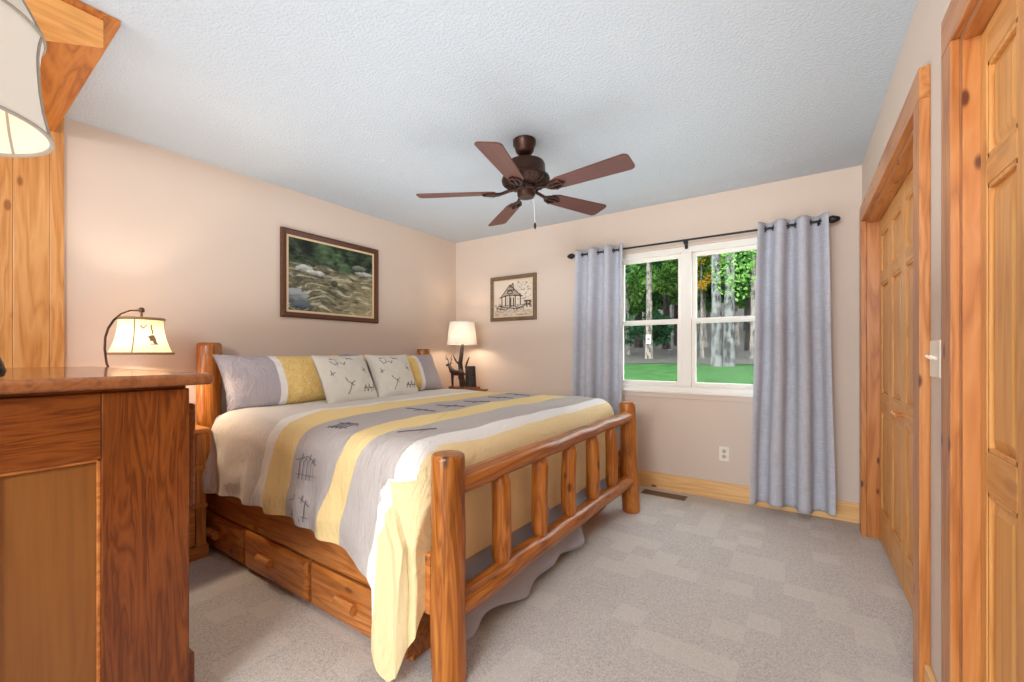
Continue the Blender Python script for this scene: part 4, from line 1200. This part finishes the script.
for q in range(6):
    a = 2 * PI * q / 6 + 0.15
    k.tube([(cx + (r + 0.001) * math.cos(a), cy + (r + 0.001) * math.sin(a), z) for r, z in SH], 0.004, 6)
k.build('trim', M['shade_grey'], sh, smooth=True)
MB().lathe([(0.010, -0.035), (0.024, -0.01), (0.028, 0.015), (0.018, 0.038), (0.003, 0.046)], 14, c=(cx, cy, 1.84)).build('bulb', M['bulb'], bl_, smooth=True)
point('dresser_lamp_light', (cx, cy, 1.80), 0.55, (1.0, 0.80, 0.55), 0.04, bl_)

# ------------------------------------------------------------------ outside
def gz(x, y):
    if y < 5: return 0.25
    if y < 13: return 0.25 + (y - 5) / 8 * 0.68 + 0.03 * nz(x * 0.5, y * 0.5)
    if y < 30: return 0.93 + (y - 13) * 0.055 + 0.12 * nz(x * 0.3, y * 0.3) * min(1, (y - 13) / 3)
    return 0.93 + 17 * 0.055 + (y - 30) * 0.42 + 0.25 * nz(x * 0.2, y * 0.2)
def gpt(y0, y1):
    return lambda u, v: (-24 + 34 * u, y0 + (y1 - y0) * v, gz(-24 + 34 * u, y0 + (y1 - y0) * v))
struct(MB().grid(gpt(4.2, 12.6), 60, 40).build('lawn', M['lawn'], smooth='all'), 'bright green lawn outside the window', 'lawn')
def gpt2(u, v):
    x = -40 + 56 * u; y = 12.6 + 57.4 * v
    if v == 0: y -= 0.35 + 0.5 * nz(x * 0.8, 4.4)
    return (x, y, gz(x, y) + 0.012)
struct(MB().grid(gpt2, 90, 60).build('forest_hill', M['litter'], smooth='all'), 'brown leaf-littered woodland slope', 'ground')

LEAF = {'a': m_leaf('leaf_green', rgb(34, 74, 36), rgb(104, 152, 70)), 'b': m_leaf('leaf_light', rgb(50, 92, 38), rgb(130, 166, 82)),
        'c': m_leaf('leaf_dark', rgb(18, 50, 34), rgb(58, 104, 62)), 'd': m_leaf('leaf_autumn', rgb(120, 130, 40), rgb(190, 150, 50), rgb(210, 110, 40))}
BARK = {'pale': m_bark('pale_bark', rgb(46, 44, 42), rgb(108, 106, 102)), 'grey': m_bark('grey_bark', rgb(70, 62, 56), rgb(132, 122, 112), 12), 'dark': m_bark('dark_bark', rgb(30, 26, 24), rgb(62, 54, 48), 12)}
def crown_mb(n, blobs, size, seed):
    rnd = random.Random(seed); k = MB(); vs = []; fs = []
    for i in range(n):
        bx, by, bz, br = rnd.choice(blobs)
        d = Vector((rnd.gauss(0, 1), rnd.gauss(0, 1), rnd.gauss(0, 1))); d.normalize()
        p = Vector((bx, by, bz)) + d * br * rnd.random() ** 0.4
        a = Vector((rnd.gauss(0, 1), rnd.gauss(0, 1), rnd.gauss(0, 0.6))).normalized(); b = a.cross(Vector((rnd.gauss(0, 1), rnd.gauss(0, 1), rnd.gauss(0, 1)))).normalized()
        s = size * rnd.uniform(0.6, 1.3)
        q = len(vs)
        vs += [p - a * s, p + b * s * 0.55, p + a * s, p - b * s * 0.55]
        fs.append((q, q + 1, q + 2, q + 3))
    k.add(vs, fs); return k
cache = {}
def tree(x, y, r, bark, leaf, label, h=7.0, cz=2.6, cr=2.0, lean=0.0, n=3500, twin=None, group=None, size=0.10, name='forest_tree', low=None):
    base = Vector((x, y, gz(x, y) - 0.03))
    o = empty(name, base, label, 'tree', group)
    stems = [(0, lean)] if not twin else [(-twin / 2, -0.10), (twin / 2, 0.12)]
    for sx, ln in stems:
        k = MB(); pts = []; rr = []
        for i in range(9):
            t = i / 8
            pts.append((sx + ln * t + 0.06 * nz(t * 3, x * 3 + sx), 0.05 * nz(t * 3, y), h * t)); rr.append(r * (1.25 if i == 0 else 1.0) * (1 - 0.55 * t))
        k.tube(pts, rr, 12)
        k.build('trunk', BARK[bark], o, loc=(0, 0, 0), smooth=True)
    key = (n, round(cz, 1), cr, size, leaf)
    if key not in cache:
        rnd = random.Random(len(cache) + 3); bl = []
        for i in range(16):
            bl.append((rnd.uniform(-cr, cr), rnd.uniform(-cr, cr) * 0.8, cz + rnd.random() ** 1.2 * (h - cz), rnd.uniform(0.35, 0.6) * cr * 0.6))
        bl.append((0, 0, h, cr * 0.6))
        cache[key] = crown_mb(n, bl, size, len(cache)).build('crown', LEAF[leaf], o, loc=(0, 0, 0))
    else:
        c = cache[key].copy(); COL.objects.link(c); c.parent = o; c.location = (0, 0, 0); c.rotation_euler = (0, 0, random.random() * 6)
    return o
tree(-1.62, 12.0, 0.135, 'pale', 'b', 'twin-stemmed pale mottled tree close to the lawn in the right pane', h=6.5, cz=2.1, cr=1.8, twin=0.22, n=5000, size=0.05)
tree(-4.05, 14.0, 0.11, 'grey', 'a', 'slim grey trunk tree in the left pane, carrying a white notice', h=7, cz=1.9, cr=2.2, n=6000, size=0.085)
tree(-6.2, 17.0, 0.2, 'dark', 'c', 'dark green tree at the far left of the left pane', h=8, cz=1.0, cr=2.4, n=9000, size=0.10)
tree(-1.1, 14.5, 0.09, 'grey', 'a', 'thin grey tree right of the pale twin stems', h=7, cz=2.4, cr=2.0, n=6000, size=0.085)
tree(-2.55, 14.6, 0.05, 'grey', 'd', 'small tree with yellow orange leaves left of the twin stems', h=3.3, cz=2.3, cr=0.55, n=1200, size=0.05)
tree(-5.3, 15.6, 0.08, 'grey', 'b', 'slim leafy tree left of the noticed trunk in the left pane', h=6.0, cz=2.2, cr=1.7, n=9000, size=0.06)
tree(-3.3, 16.2, 0.07, 'grey', 'b', 'slim bright leafy tree between the two window panes', h=6.0, cz=2.5, cr=1.6, n=8000, size=0.06)
tree(-2.2, 15.4, 0.07, 'grey', 'a', 'slim leafy tree just behind the pale twin stems', h=6.0, cz=2.5, cr=1.5, n=8000, size=0.06)
rr = random.Random(11)
spots = [(-8.6, 19), (-5.0, 20), (-6.9, 22), (-3.7, 21.5), (-1.6, 19), (-0.4, 17.5), (-2.6, 24), (-5.9, 26), (-8.8, 26), (-10.5, 30), (-4.3, 29), (-1.0, 25), (-7.3, 31), (-2.8, 32), (-5.6, 34), (-9.0, 36), (-0.6, 31), (-12.5, 35), (-11.0, 24)]
for i, (x, y) in enumerate(spots):
    lf = 'acabaca'[i % 7]
    tree(x, y, rr.uniform(0.10, 0.22), 'dark' if i % 3 else 'grey', lf, 'dark-trunked background tree standing deep in the woods beyond the lawn', h=9.0, cz=2.4, cr=2.2, n=8000, size=0.13, group='forest trees behind the lawn')
sg = empty('trail_notice', (-4.02, 13.83, gz(-4.05, 14) + 0.50), 'small white notice nailed to a slim tree trunk', 'sign')
MB().box(-4.09, -3.95, 13.855, 13.865, gz(-4.05, 14) + 0.50, gz(-4.05, 14) + 0.78).build('board', M['white_paint'], sg)
MB().box(-4.07, -3.97, 13.85, 13.8548, gz(-4.05, 14) + 0.60, gz(-4.05, 14) + 0.68).build('print', M['frame_grey'], sg)
